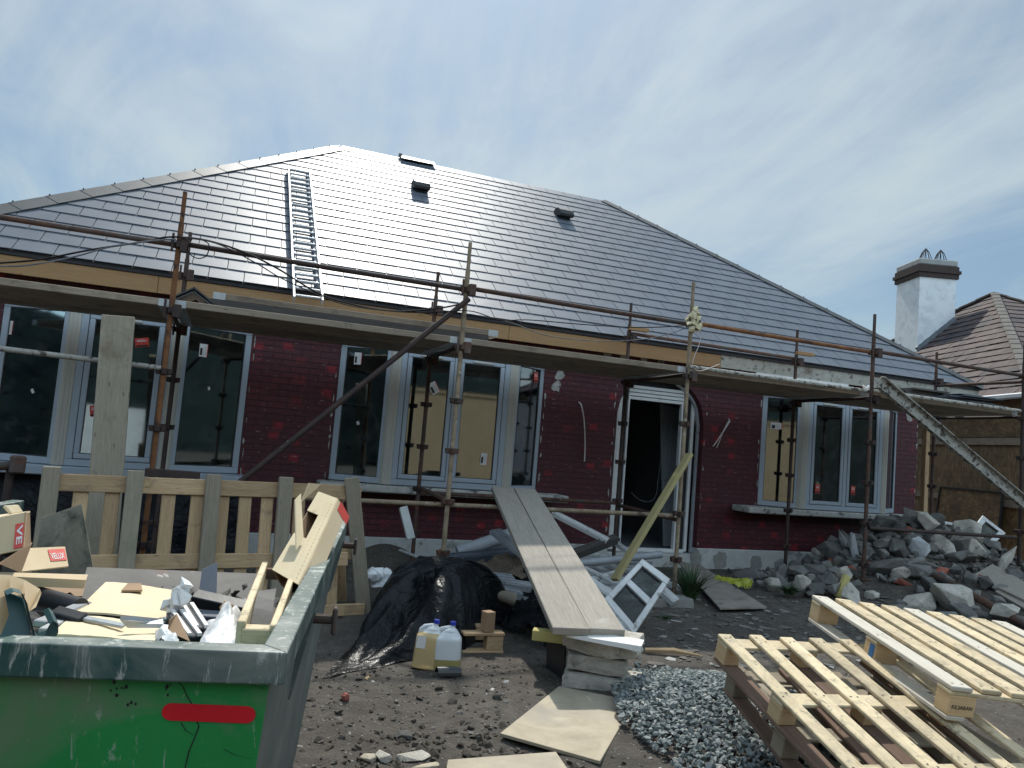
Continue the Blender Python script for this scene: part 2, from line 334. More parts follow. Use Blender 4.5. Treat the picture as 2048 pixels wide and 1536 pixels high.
# ------------------------------------------------------------------ mesh builder
WORLD = {}
class MB:
    def __init__(s): s.v = []; s.f = []; s.uv = []; s.mi = []
    def face(s, pts, uvs=None, m=0):
        b = len(s.v); s.v += [V(p) for p in pts]; s.f.append(list(range(b, b + len(pts))))
        if uvs is None:
            p0 = V(pts[0]); e = (V(pts[1]) - p0); n = e.cross(V(pts[-1]) - p0)
            if e.length < 1e-9: e = V((1, 0, 0))
            e.normalize(); g = n.cross(e)
            if g.length > 1e-9: g.normalize()
            uvs = [((V(p) - p0).dot(e), (V(p) - p0).dot(g)) for p in pts]
        s.uv += [tuple(u) for u in uvs]; s.mi.append(m); return s
    def hexa(s, b, t, m=0, uvs=None):
        """eight corners: bottom ring b (4), top ring t (4)"""
        b = [V(x) for x in b]; t = [V(x) for x in t]
        i = len(s.v); s.v += b + t
        c = sum(b + t, V()) / 8
        fs = [(3, 2, 1, 0), (4, 5, 6, 7), (0, 1, 5, 4), (1, 2, 6, 5), (2, 3, 7, 6), (3, 0, 4, 7)]
        P = b + t
        o = rnd.random() * 9
        for f in fs:
            q = [P[k] for k in f]
            n = (q[1] - q[0]).cross(q[2] - q[0])
            if n.dot(q[0] - c) < 0: f = f[::-1]; q = q[::-1]
            L1 = (q[1] - q[0]).length; L2 = (q[2] - q[1]).length
            if L1 >= L2: u = [(o, o), (o + L1, o), (o + L1, o + L2), (o, o + L2)]
            else: u = [(o, o), (o, o + L1), (o + L2, o + L1), (o + L2, o)]
            s.f.append([i + k for k in f]); s.uv += u; s.mi.append(m)
        return s
    def box(s, c, d, rz=0, m=0, M=None):
        c = V(c); x, y, z = (k / 2 for k in d)
        A = M or Matrix.Rotation(rz, 3, 'Z')
        q = lambda a, b, e: c + A @ V((a * x, b * y, e * z))
        return s.hexa([q(-1, -1, -1), q(1, -1, -1), q(1, 1, -1), q(-1, 1, -1)], [q(-1, -1, 1), q(1, -1, 1), q(1, 1, 1), q(-1, 1, 1)], m)
    def bb(s, x0, y0, z0, x1, y1, z1, m=0): return s.box(((x0 + x1) / 2, (y0 + y1) / 2, (z0 + z1) / 2), (x1 - x0, y1 - y0, z1 - z0), 0, m)
    def beam(s, a, b, w, h, up=(0, 0, 1), m=0):
        a = V(a); b = V(b); d = (b - a).normalized(); sd = d.cross(V(up))
        if sd.length < 1e-6: sd = d.cross(V((1, 0, 0)))
        sd.normalize(); u = sd.cross(d)
        r = [sd * (-w / 2) + u * (-h / 2), sd * (w / 2) + u * (-h / 2), sd * (w / 2) + u * (h / 2), sd * (-w / 2) + u * (h / 2)]
        return s.hexa([a + k for k in r], [b + k for k in r], m)
    def slab(s, q, t, m=0):
        q = [V(p) for p in q]; n = (q[1] - q[0]).cross(q[3] - q[0]).normalized()
        if n.z < 0: n = -n
        return s.hexa([p - n * t for p in q], q, m)
    def rings(s, rs, cap=True, m=0, closed=False, us=None):
        i = len(s.v); n = len(rs[0]); o = rnd.random() * 5
        for r in rs: s.v += [V(p) for p in r]
        acc = [0.0]
        for a, b in zip(rs, rs[1:]): acc.append(acc[-1] + (V(b[0]) - V(a[0])).length)
        per = sum((V(rs[0][k]) - V(rs[0][k - 1])).length for k in range(n)) / n
        for k in range(len(rs) - 1):
            for j in range(n):
                j2 = (j + 1) % n
                s.f.append([i + k * n + j, i + k * n + j2, i + (k + 1) * n + j2, i + (k + 1) * n + j])
                s.uv += [(acc[k] + o, j * per), (acc[k] + o, (j + 1) * per), (acc[k + 1] + o, (j + 1) * per), (acc[k + 1] + o, j * per)]
                s.mi.append(m)
        if cap:
            for k, rev in ((0, True), (len(rs) - 1, False)):
                f = [i + k * n + j for j in range(n)]
                s.f.append(f[::-1] if rev else f); s.uv += [(s.v[x].x, s.v[x].y) for x in f]; s.mi.append(m)
        return s
    def path(s, pts, r, n=8, m=0, cap=True):
        pts = [V(p) for p in pts]; rs = []; pu = None
        for k, p in enumerate(pts):
            d = (pts[min(k + 1, len(pts) - 1)] - pts[max(k - 1, 0)]).normalized()
            if pu is None: pu = d.orthogonal().normalized()
            pu = (pu - d * pu.dot(d)).normalized(); sv = d.cross(pu)
            rr = r[k] if isinstance(r, (list, tuple)) else r
            rs.append([p + (pu * math.cos(a) + sv * math.sin(a)) * rr for a in (2 * PI * j / n for j in range(n))])
        return s.rings(rs, cap, m)
    def tube(s, a, b, r, n=12, m=0): return s.path([a, b], r, n, m)
    def prism(s, poly, vec, m=0):
        a = [V(p) for p in poly]; b = [p + V(vec) for p in a]
        return s.rings([a, b], True, m)
    def hull(s, pts, m=0, uval=None):
        bm = bmesh.new(); [bm.verts.new(p) for p in pts]
        r = bmesh.ops.convex_hull(bm, input=bm.verts)
        bmesh.ops.delete(bm, geom=[g for g in r['geom_interior'] if isinstance(g, bmesh.types.BMVert)], context='VERTS')
        i = len(s.v); bm.verts.index_update(); s.v += [v.co.copy() for v in bm.verts]
        bmesh.ops.recalc_face_normals(bm, faces=bm.faces)
        for f in bm.faces:
            s.f.append([i + v.index for v in f.verts]); s.mi.append(m)
            s.uv += [(uval, 0) if uval is not None else (v.co.x, v.co.y) for v in f.verts]
        bm.free(); return s
    def build(s, name, mat, parent=None, bevel=0, smooth=None, seg=1):
        if parent is not None: o0 = WORLD[parent.name]
        else:
            lo = [min(v[k] for v in s.v) for k in range(3)]; hi = [max(v[k] for v in s.v) for k in range(3)]
            o0 = V(((lo[0] + hi[0]) / 2, (lo[1] + hi[1]) / 2, lo[2]))
        me = bpy.data.meshes.new(name)
        me.from_pydata([v - o0 for v in s.v], [], s.f)
        ul = me.uv_layers.new(name='UVMap')
        ul.data.foreach_set('uv', [c for u in s.uv for c in u])
        me.polygons.foreach_set('material_index', s.mi)
        for k in (mat if isinstance(mat, (list, tuple)) else [mat]): me.materials.append(MT[k])
        if smooth:
            me.polygons.foreach_set('use_smooth', [True] * len(me.polygons)); me.set_sharp_from_angle(angle=R(smooth))
        me.update()
        o = bpy.data.objects.new(name, me); C.objects.link(o)
        if parent is not None: o.parent = parent
        else: o.location = o0
        WORLD[o.name] = o0
        if bevel:
            bv = o.modifiers.new('bevel', 'BEVEL'); bv.width = bevel; bv.segments = seg; bv.limit_method = 'ANGLE'; bv.angle_limit = R(35); bv.harden_normals = False
        return o

def tag(o, label, cat, group=None):
    o['label'] = label; o['category'] = cat
    if group: o['group'] = group
    return o
def thing(name, label, cat, loc, group=None):
    o = bpy.data.objects.new(name, None); C.objects.link(o); o.location = V(loc); o.empty_display_size = .1
    WORLD[o.name] = V(loc)
    return tag(o, label, cat, group)
def kind(o, k): o['kind'] = k; return o

def lettering(parent, txt, o, xd, yd, width, height, mat, name='lettering', bold=0.0):
    """flat raised letters whose box starts at o and spans width x height along xd, yd"""
    cu = bpy.data.curves.new(name, 'FONT'); cu.body = txt; cu.extrude = .0; cu.offset = bold; cu.resolution_u = 3
    ob = bpy.data.objects.new(name, cu); C.objects.link(ob)
    dg = bpy.context.evaluated_depsgraph_get(); dg.update()
    me = bpy.data.meshes.new_from_object(ob.evaluated_get(dg)); C.objects.unlink(ob); bpy.data.objects.remove(ob)
    xs = [v.co.x for v in me.vertices]; ys = [v.co.y for v in me.vertices]
    sx = width / (max(xs) - min(xs)); sy = height / (max(ys) - min(ys)); mx, my = min(xs), min(ys)
    base = WORLD[parent.name]; xd = V(xd).normalized(); yd = V(yd).normalized()
    for v in me.vertices: v.co = V(o) + xd * ((v.co.x - mx) * sx) + yd * ((v.co.y - my) * sy) - base
    me.materials.clear(); me.materials.append(MT[mat]); me.name = name
    ob = bpy.data.objects.new(name, me); C.objects.link(ob); ob.parent = parent; WORLD[ob.name] = base
    return ob

def bil(c, u, v):
    a, b, d, e = (V(k) for k in c)          # corners in order (0,0) (1,0) (1,1) (0,1)
    return a * (1 - u) * (1 - v) + b * u * (1 - v) + d * u * v + e * (1 - u) * v
def sm(x, a, b):
    t = min(1, max(0, (x - a) / (b - a))); return t * t * (3 - 2 * t)
def fbm(x, y, z=0, o=4):
    return noise.fractal(V((x, y, z)), 1.0, 2.0, o, noise_basis='PERLIN_ORIGINAL')
def stone_pts(c, s, n, rg, rot=None, box=.6):
    c = V(c); A = rot or Matrix.Rotation(rg.random() * 6.3, 3, 'Z') @ Matrix.Rotation(rg.uniform(-.6, .6), 3, 'X') @ Matrix.Rotation(rg.uniform(-.6, .6), 3, 'Y')
    o = []
    for _ in range(n):
        p = V((rg.gauss(0, 1), rg.gauss(0, 1), rg.gauss(0, 1))).normalized()
        mx = max(abs(k) for k in p); q = p * (1 - box) + p / mx * box * .85
        o.append(c + A @ V((q.x * s[0], q.y * s[1], q.z * s[2])))
    return o
# ------------------------------------------------------------------ ground
YW, YF, YE, ZE, TP = 9.6, 9.25, 9.2, 3.203, .7472
def gh(x, y):
    h = .035 * fbm(x * .35 + 3, y * .35, 0, 3) + .022 * fbm(x * 1.3, y * 1.3, 5, 4)
    near = sm(2.6 - abs(x - .9) * .6, 0, 1.2) * sm(6.2 - y, 0, 2.0)
    h += .03 * near * sm(1.9 - x, 0, .8) * abs(fbm(x * 3.6, y * 3.6, 9, 4)) + .01 * near * abs(fbm(x * 3.2, y * 3.2, 9, 4))
    fr = sm(9.75 - y, 0, .4)
    h += fr * .78 * math.exp(-((x - 9.75) / 1.3) ** 2 - ((y - 8.6) / .85) ** 2)
    h += fr * .16 * math.exp(-((x - 7.6) / 1.6) ** 2 - ((y - 7.7) / .9) ** 2)
    h += .42 * sm(x, 6.4, 9.6) * sm(y, 3.6, 6.0) * sm(9.0 - y, 0, 1.5)
    h += .26 * math.exp(-((x - 1.95) / .45) ** 2 - ((y - 9.25) / .35) ** 2) * fr
    h += .13 * math.exp(-((x - 3.1) / .85) ** 2 - ((y - 3.9) / .75) ** 2)
    if y > 9.9: h = min(h, .05)
    return h
def PG(px, py, off=0.0, Yd=None):
    '''where the view ray of a photo point meets the ground lifted by off'''
    d = ray(px, py).normalized(); t = 1.2
    while t < 16:
        p = EYE + d * t
        if p.y > 9.2 or p.z <= gh(p.x, p.y) + off: break
        t += .02
    return p if (Yd is None or p.y <= 9.15) else PY(px, py, Yd)
def axis(lo, hi, a, b, step):
    o = []; x = a
    st = step
    left = []
    while x > lo: x -= st; st *= 1.35; left.append(max(x, lo))
    o = left[::-1]; n = int((b - a) / step)
    o += [a + (b - a) * k / n for k in range(n + 1)]
    x = b; st = step
    while x < hi: x += st; st *= 1.35; o.append(min(x, hi))
    return o
gx = axis(-400, 400, -4.0, 13.5, .075); gy = axis(-400, 400, 1.0, 11.0, .075)
g = MB(); nx = len(gx)
for y in gy:
    for x in gx: g.v.append(V((x, y, gh(x, y) if abs(x) < 30 and abs(y) < 30 else 0)))
for j in range(len(gy) - 1):
    for i in range(nx - 1):
        a = j * nx + i; g.f.append([a, a + 1, a + nx + 1, a + nx]); g.mi.append(0)
        g.uv += [(gx[i], gy[j]), (gx[i + 1], gy[j]), (gx[i + 1], gy[j + 1]), (gx[i], gy[j + 1])]
gr = g.build('ground', 'dirt', smooth=180); kind(gr, 'structure')

# ------------------------------------------------------------------ the bungalow
house = thing('bungalow', 'long red painted brick bungalow with new dark slate hipped roof behind the scaffold', 'house', (4, YW, .3))
XA, XB = -3.1, 10.92
w = MB()
def wallbox(x0, z0, x1, z1): w.hexa([(x0, YW, z0), (x1, YW, z0), (x1, YW + .25, z0), (x0, YW + .25, z0)], [(x0, YW, z1), (x1, YW, z1), (x1, YW + .25, z1), (x0, YW + .25, z1)])
def facewall(x0, z0, x1, z1):
    b = len(w.f); wallbox(x0, z0, x1, z1)
BAYS = [(-2.42, -1.66, -.64, .16), (1.22, 1.87, 3.43, 4.0), (7.69, 8.24, 9.84, 10.45)]
WT = 3.05
ex = [XA] + [k for b in BAYS for k in (b[0], b[3])] + [XB]
for a, b in ((XA, -2.42), (.16, 1.22), (10.45, XB)): wallbox(a, .3, b, WT)
for b in BAYS: wallbox(b[0], .3, b[3], .88); wallbox(b[0], 2.72, b[3], WT)
DX0, DX1, DZ, DR = 5.16, 6.64, 2.74, .62
wallbox(4.0, .3, DX0, WT); wallbox(DX1, .3, 7.69, WT)
N = 28; xs = [DX0 + (DX1 - DX0) * k / N for k in range(N + 1)]
def archz(x):
    d = min(x - DX0, DX1 - x)
    return DZ if d >= DR else DZ - DR + math.sqrt(max(0, DR * DR - (DR - d) ** 2))
for a, b in zip(xs, xs[1:]):
    w.hexa([(a, YW, archz(a)), (b, YW, archz(b)), (b, YW + .25, archz(b)), (a, YW + .25, archz(a))], [(a, YW, WT), (b, YW, WT), (b, YW + .25, WT), (a, YW + .25, WT)])
w.hexa([(XA, YW + .25, .3), (XA + .25, YW + .25, .3), (XA + .25, 18.3, .3), (XA, 18.3, .3)], [(XA, YW + .25, WT), (XA + .25, YW + .25, WT), (XA + .25, 18.3, WT), (XA, 18.3, WT)])
w.hexa([(XB - .25, YW + .25, .3), (XB, YW + .25, .3), (XB, 18.3, .3), (XB - .25, 18.3, .3)], [(XB - .25, YW + .25, WT), (XB, YW + .25, WT), (XB, 18.3, WT), (XB - .25, 18.3, WT)])
w.bb(XA, 18.3, .3, XB, 18.55, WT)
# brick faces use real wall metres as UV
k = 0
for f in w.f:
    for vi in f:
        p = w.v[vi]; w.uv[k] = (p.x + p.y, p.z); k += 1
pl = MB(); pl.bb(XA - .02, YW - .025, -.25, DX0, YW + .25, .3); pl.bb(DX1, YW - .025, -.25, XB + .02, YW + .25, .3); pl.bb(DX0, YW - .02, -.25, DX1, YW + .25, .2)
pl.build('plinth', 'plinth', house, bevel=.012)
for px, py, r in ((1392, 1118, .13), (1512, 1128, .15), (1560, 1132, .14), (1590, 1134, .1), (1440, 1122, .16)):
    p = PY(px, py, YW - .025); q = MB(); rg = random.Random(px)
    rr = [r * rg.uniform(.75, 1.1) for _ in range(14)]
    q.prism([(p.x + rr[i] * .8 * math.cos(2 * PI * i / 14), YW - .0255, p.z + rr[i] * math.sin(2 * PI * i / 14)) for i in range(14)], (0, -.006, 0)); q.build('mortar_dab', 'dab', house)
for px, py in ((1248, 712), (1288, 716), (1322, 722), (1215, 710), (1113, 772), (1119, 750), (1838 - 20, 835)):
    p = PY(px, py, YW); q = MB(); rg = random.Random(px + 5)
    rr = [.08 * rg.uniform(.6, 1.1) for _ in range(12)]
    q.prism([(p.x + rr[i] * math.cos(2 * PI * i / 12), YW - .0005, p.z + 1.15 * rr[i] * math.sin(2 * PI * i / 12)) for i in range(12)], (0, -.006, 0)); q.build('mortar_dab', 'sill', house)
# ragged mortar lines down the window reveals
for x in (.19, 1.18, 4.03, 7.66, DX1 + .03, DX0 - .03, XB - .02):
    q = w; rg = random.Random(int(x * 100)); z = .95 if x not in (DX1 + .03, DX0 - .03) else .35
    while z < 2.6:
        h = rg.uniform(.03, .16); ww = rg.uniform(.006, .026)
        if rg.random() < .62: q.hull(stone_pts((x + rg.uniform(-.01, .01), YW - .001, z + h / 2), (ww * .7, .008, h * .6), 9, rg, Matrix.Identity(3), .5), m=1)
        z += h + rg.uniform(0, .1)
w.build('brick_wall', ['brick', 'sill'], house)
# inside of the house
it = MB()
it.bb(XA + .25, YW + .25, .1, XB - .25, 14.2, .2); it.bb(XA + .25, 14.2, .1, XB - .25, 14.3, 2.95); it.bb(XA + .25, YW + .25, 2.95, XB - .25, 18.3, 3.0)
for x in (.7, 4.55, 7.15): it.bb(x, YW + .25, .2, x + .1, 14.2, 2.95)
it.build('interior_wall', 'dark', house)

def bay(bi, lights):
    x0, x1, x2, x3 = BAYS[bi]; z0, z1 = .985, 2.72
    fr = MB(); facets = []
    sub = []
    post = MB()
    for a, b in (((x0, YW), (x1, YF)), ((x1, YF), (x2, YF)), ((x2, YF), (x3, YW))):
        a = V((*a, 0)); b = V((*b, 0)); d = (b - a).normalized(); n = V((d.y, -d.x, 0))
        facets.append((a, b, d, n))
    for fi, (a, b, d, n) in enumerate(facets):
        L = (b - a).length; fw = .075; ctr = -n * .035
        i0 = .0 if fi == 0 else .055; i1 = L if fi == 2 else L - .055
        def bar(u0, z_0, u1, z_1, mb, th=.07, off=0):
            p = lambda u, z, o: a + d * u + V((0, 0, z)) + n * (o + off)
            mb.hexa([p(u0, z_0, 0), p(u1, z_0, 0), p(u1, z_0, -th), p(u0, z_0, -th)], [p(u0, z_1, 0), p(u1, z_1, 0), p(u1, z_1, -th), p(u0, z_1, -th)])
        bar(i0, z0, i1, z0 + fw, fr); bar(i0, z1 - fw, i1, z1, fr)
        bar(i0, z0 + fw, i0 + fw, z1 - fw, fr); bar(i1 - fw, z0 + fw, i1, z1 - fw, fr)
        nl = lights if fi == 1 else 1
        W_ = i1 - i0 - 2 * fw; mul = .07
        cell = (W_ - mul * (nl - 1)) / nl
        for k in range(nl):
            u0 = i0 + fw + k * (cell + mul); u1 = u0 + cell
            if k: bar(u0 - mul, z0 + fw, u0, z1 - fw, fr)
            zz0, zz1 = z0 + fw, z1 - fw
            sash = MB(); ga = MB(); gl = MB(); vent = None
            if fi == 1:
                s_ = .055; g_ = .006
                bar(u0, zz0, u1, zz0 + g_, ga, .06, -.004); bar(u0, zz1 - g_, u1, zz1, ga, .06, -.004); bar(u0, zz0 + g_, u0 + g_, zz1 - g_, ga, .06, -.004); bar(u1 - g_, zz0 + g_, u1, zz1 - g_, ga, .06, -.004)
                u0 += g_; u1 -= g_; zz0 += g_; zz1 -= g_
                bar(u0, zz0, u1, zz0 + s_, sash, .06, .004); bar(u0, zz1 - s_, u1, zz1, sash, .06, .004); bar(u0, zz0 + s_, u0 + s_, zz1 - s_, sash, .06, .004); bar(u1 - s_, zz0 + s_, u1, zz1 - s_, sash, .06, .004)
                um = (u0 + u1) / 2; vent = MB(); bar(um - .14, zz1 - .04, um + .14, zz1 - .015, vent, .02, .022)
                u0 += s_; u1 -= s_; zz0 += s_; zz1 -= s_
            g2 = .008
            for q in ((u0, zz0, u1, zz0 + g2), (u0, zz1 - g2, u1, zz1), (u0, zz0 + g2, u0 + g2, zz1 - g2), (u1 - g2, zz0 + g2, u1, zz1 - g2)): bar(*q, ga, .04, -.012)
            bar(u0 + g2, zz0 + g2, u1 - g2, zz1 - g2, gl, .006, -.026)
            sub.append((sash if fi == 1 else None, ga, gl, vent))
    posts_ = {x: MB() for x in (x1, x2)}
    for x in (x1, x2): posts_[x].prism([(x - .085, YF + .05, 0), (x - .05, YF - .006, 0), (x + .05, YF - .006, 0), (x + .085, YF + .05, 0), (x + .05, YF + .10, 0), (x - .05, YF + .10, 0)], (0, 0, z1 - z0))
    for x, sg in ((x1, -1), (x2, 1)):
        for o in (-.03, .012): posts_[x].bb(x + o, YF - .012, 0, x + o + .012, YF - .0055, z1 - z0)
    for p_ in posts_.values():
        for v in p_.v: v.z += z0
    wf = fr.build('bay_window', 'frame', house, bevel=.006)
    for p_ in posts_.values(): p_.build('corner_post', 'cream', wf, bevel=.004)
    for sash, ga, gl, vent in sub:
        if sash: sash.build('sash', 'frame', wf, bevel=.008)
        ga.build('gasket', 'gasket', wf); gl.build('pane', 'glass', wf)
        if vent: vent.build('trickle_vent', 'cream', wf, bevel=.004)
    cp = MB(); cp.prism([(x0, YW, z1), (x1 - .03, YF - .03, z1), (x2 + .03, YF - .03, z1), (x3, YW, z1)], (0, 0, .05)); cp.build('bay_head', 'blackmatt', wf)
    return wf, facets
bays = [bay(0, 1), bay(1, 2), bay(2, 2)]
def sticker(bi, fi, px, py, wd, ht, rot, typ):
    wf, fc = bays[bi]; a, b, d, n = fc[fi]
    p = PP(px, py, a - n * .018, n); u = V((0, 0, 1)); c, s_ = math.cos(R(rot)), math.sin(R(rot))
    e1 = d * c + u * s_; e2 = -d * s_ + u * c
    q = MB()
    def rect(x0, y0, x1, y1, o, m): q.face([p + e1 * x + e2 * y + n * o for x, y in ((x0, y0), (x1, y0), (x1, y1), (x0, y1))], m=m)
    w2, h2 = wd / 2, ht / 2
    if typ == 'w':
        rect(-w2, -h2, w2, h2, 0, 0); rect(-w2 * .8, -h2 * .75, -w2 * .25, h2 * .35, .001, 1); rect(w2 * .86, -h2, w2, h2, .001, 2)
        for k in range(4): rect(w2 * (-.05 + .2 * k), -h2 * .7, w2 * (.0 + .2 * k), h2 * .7, .001, 3)
    elif typ == 'r':
        rect(-w2, -h2, w2, h2, 0, 2); rect(-w2 * .85, -h2 * .9, w2 * .85, -h2 * .55, .001, 1); rect(-w2 * .7, h2 * .2, w2 * .7, h2 * .35, .001, 0); rect(-w2 * .7, h2 * .5, w2 * .4, h2 * .62, .001, 0)
    else: rect(-w2, -h2, w2, h2, 0, 0)
    q.build('sticker', ['sticker', 'ink', 'stickred', 'cream'], wf)
for a in ((0, 0, 18, 655, .085, .15, 0, 'w'), (0, 2, 407, 701, .095, .15, 0, 'w'), (0, 0, 65, 782, .03, .05, 30, 'p'), (0, 2, 418, 777, .025, .04, 5, 'p'), (0, 1, 284, 685, .14, .10, 12, 'r'), (0, 1, 190, 822, .10, .12, 8, 'r'),
          (1, 0, 716, 717, .095, .15, 0, 'w'), (1, 0, 716, 846, .035, .045, 20, 'p'), (1, 1, 868, 776, .11, .15, 32, 'w'), (1, 1, 968, 918, .095, .15, -2, 'w'), (1, 2, 1072, 755, .09, .14, 8, 'r'),
          (2, 0, 1553, 852, .17, .10, 2, 'w'), (2, 1, 1635, 978, .085, .14, -2, 'r'), (2, 1, 1706, 981, .085, .14, -2, 'r')): sticker(*a)
sl = MB(); sl.bb(-2.55, YF - .06, .88, .25, YW - .001, .98); sl.build('window_sill', 'frame', house, bevel=.01)
sl = MB(); sl.bb(1.08, YF - .07, .885, 4.32, YW - .001, .975); sl.build('window_sill', 'sill', house, bevel=.015)
sl = MB(); sl.bb(7.22, YF - .07, .885, 10.62, YW - .001, .975); sl.build('window_sill', 'sill', house, bevel=.015)

# door frame set back in the arched opening
YD = YW + .14
xd = lambda px, py=850: PY(px, py, YD).x
df = MB(); z0, z1 = .22, 2.62
ol, il, ir, orr = xd(1233), xd(1253), xd(1361), xd(1386)
df.bb(ol, YD, z0, ol + .085, YD + .07, z1); df.bb(il, YD - .01, z0, il + .03, YD + .06, 2.45); df.bb(ir, YD - .01, z0, ir + .03, YD + .06, 2.45); df.bb(orr - .03, YD, z0, orr + .02, YD + .07, 2.45)
for k in range(4): df.bb(il, YD - .012 - .004 * (k % 2), 2.40 + .055 * k, ir + .03, YD + .05, 2.445 + .055 * k)
df.bb(ol + .085, YD, z0 - .02, orr - .03, YD + .09, z0 + .03)
dframe = df.build('door_frame', 'white', house, bevel=.004)
dp = MB(); dp.bb(DX0 - .1, YD + .06, .2, ol + .01, YD + .09, 2.75); dp.bb(ir + .035, YD + .03, z0 + .03, orr - .035, YD + .06, 2.6); dp.bb(orr, YD + .05, .2, DX1 + .1, YD + .09, 2.75); dp.bb(ol + .085, YD + .07, 2.62, orr, YD + .09, 2.78)
dp.bb(ol + .09, YD + .02, z0 + .03, il - .002, YD + .05, 2.62)
dp.build('side_panel', 'blackmatt', dframe)
ab = MB(); P_ = [(x, archz(x)) for x in xs if True]
for (xa, za), (xb, zb) in zip(P_[len(P_) // 2 + 6:], P_[len(P_) // 2 + 7:]): ab.beam((xa - .02, YD - .02, za - .02), (xb - .02, YD - .02, zb - .02), .05, .035)
ab.bb(DX1 - .038, YD - .04, .22, DX1 - .003, YD + .0, DZ - DR); ab.build('arch_trim', 'gutter', dframe)
lb = MB(); a_ = PY(1322, 830, 10.6); b_ = PY(1318, 1090, 10.3); lb.slab([(a_.x, 10.25, .22), (a_.x + .85, 10.35, .22), (a_.x + .75, 10.7, 2.35), (a_.x - .02, 10.6, 2.45)], .03)
o = lb.build('plasterboard_sheet', 'greypanel'); tag(o, 'grey plasterboard sheet leaning inside the open doorway', 'board')

# ------------------------------------------------------------------ roof
pit = math.atan(TP); cp_, sp_ = math.cos(pit), math.sin(pit); NR = V((0, -sp_, cp_))
DH = 4.94; EXL, EXR = 1.445 - DH, 6.944 + DH; YR = YE + DH; ZR = ZE + DH * TP
def RP(x, t, h=0): return V((x, YE + t * cp_, ZE + t * sp_)) + NR * h
SL = DH / cp_; G = SL / 22; SW = .385
rf = MB(); rg = random.Random(3)
for k in range(22):
    t0 = k * G; t1 = t0 + G * 1.03
    off = (k % 2) * SW / 2 + .02 * rg.uniform(-1, 1)
    i = int((EXL - 1) / SW)
    while True:
        xa = i * SW + off + .0045; xb = xa + SW - .009; i += 1
        if xa > EXR: break
        lt = lambda t: EXL + t * cp_; rt = lambda t: EXR - t * cp_
        c = [max(xa, lt(t0)), min(xb, rt(t0)), min(xb, rt(t1)), max(xa, lt(t1))]
        if c[1] - c[0] < .01: continue
        if c[2] <= c[3]: c[2] = c[3] = (c[2] + c[3]) / 2
        jt = [rg.uniform(-.0012, .0012) for _ in range(4)]
        hb, ht = .015, .003
        top = [RP(c[0], t0, hb + jt[0]), RP(c[1], t0, hb + jt[1]), RP(c[2], t1, ht + jt[2]), RP(c[3], t1, ht + jt[3])]
        bot = [p - NR * .008 for p in top]
        rf.hexa(bot, top)
T_ = lambda x, y, z: V((x, y, z))
A_, B_, C_, D_ = T_(EXL, YE, ZE), T_(EXR, YE, ZE), T_(EXR, YE + 2 * DH, ZE), T_(EXL, YE + 2 * DH, ZE); E_, F_ = T_(1.445, YR, ZR), T_(6.944, YR, ZR)
dn = V((0, 0, -.025))
for q in ([A_, B_, F_, E_], [B_, C_, F_], [C_, D_, E_, F_], [D_, A_, E_]): rf.face([p + dn * .4 for p in q], m=1 if q[1] is B_ else 0)
roof = rf.build('roof', ['slate', 'blackmatt'], house)
def hipcap(a, b, ns, f0, f1, name, wing):
    hd = (b - a).normalized(); L = (b - a).length; q = MB(); s = L * f0; ln = .46; r2 = random.Random(5)
    wf = NR.cross(hd); wf = wf if wf.z < 0 else -wf
    ws = ns.cross(hd); ws = ws if ws.z < 0 else -ws
    upv = (NR + ns).normalized()
    while s < L * f1:
        e = min(s + ln, L * f1); l0, l1 = .040, .036
        for wv, nn in ((wf, NR), (ws, ns)):
            p = [a + hd * s + upv * l0, a + hd * (e + .03) + upv * l1, a + hd * (e + .03) + wv * wing + nn * (l1 - .01), a + hd * s + wv * wing + nn * (l0 - .01)]
            q.hexa([x - nn * .012 for x in p], p)
        q.tube(a + hd * (s + .06) + upv * (l0 - .01), a + hd * (s + .06) + upv * (l0 + .014), .009, 6)
        s += ln + .006
    return q.build(name, 'ridge', house)
nsL = V((-sp_, 0, cp_)); nsR = V((sp_, 0, cp_))
hipcap(A_, E_, nsL, 0, .965, 'hip_capping', .20); hipcap(B_, F_, nsR, 0, .995, 'hip_capping', .15)
# the single ridge tile left on the open ridge
rt_ = MB(); a = PP(803, 317, A_ + NR * .05, NR); b = PP(872, 333, A_ + NR * .05, NR)
a = V((a.x, YR - .02, ZR + .055)); b = V((b.x, YR - .02, ZR + .055))
for sg in (-1, 1):
    p = [a, b, b + V((0, sg * .17, -.11)), a + V((0, sg * .17, -.11))]; rt_.slab(p, .016)
rt_.bb(a.x - .03, a.y - .03, a.z - .03, a.x + .03, a.y + .03, a.z + .02)
tag(rt_.build('ridge_tile', 'ridge'), 'single grey ridge tile set on the bare ridge of the slate roof', 'roof tile')
def vent(px, py):
    p = PP(px, py, A_, NR); t = (p.y - YE) / cp_; q = MB(); x0 = p.x
    prof = [(-.02, .012), (-.02, .05), (-.10, .055), (-.135, .085), (-.12, .125), (-.05, .15), (.06, .14), (.15, .09), (.19, .012)]
    q.rings([[RP(x, t + s * 1.0, h) for s, h in [(a_ * 1.15, b_ * 1.2) for a_, b_ in prof]] for x in (x0 - .14, x0 - .12, x0 + .12, x0 + .14)])
    for kx in (-.05, .0, .05): q.beam(RP(x0 + kx, t - .1, .155 - .02), RP(x0 + kx, t + .1, .128), .012, .012, NR)
    q.hexa([RP(x0 - .09, t - .10, .013), RP(x0 + .09, t - .10, .013), RP(x0 + .09, t - .03, .013), RP(x0 - .09, t - .03, .013)], [RP(x0 - .09, t - .10, .05), RP(x0 + .09, t - .10, .05), RP(x0 + .09, t - .03, .05), RP(x0 - .09, t - .03, .05)])
    q.build('roof_vent', 'black', house, bevel=.008)
vent(840, 382); vent(1126, 436)
xt = PY(1442, 715, YE + .035).x
f = MB(); x = EXL + .05
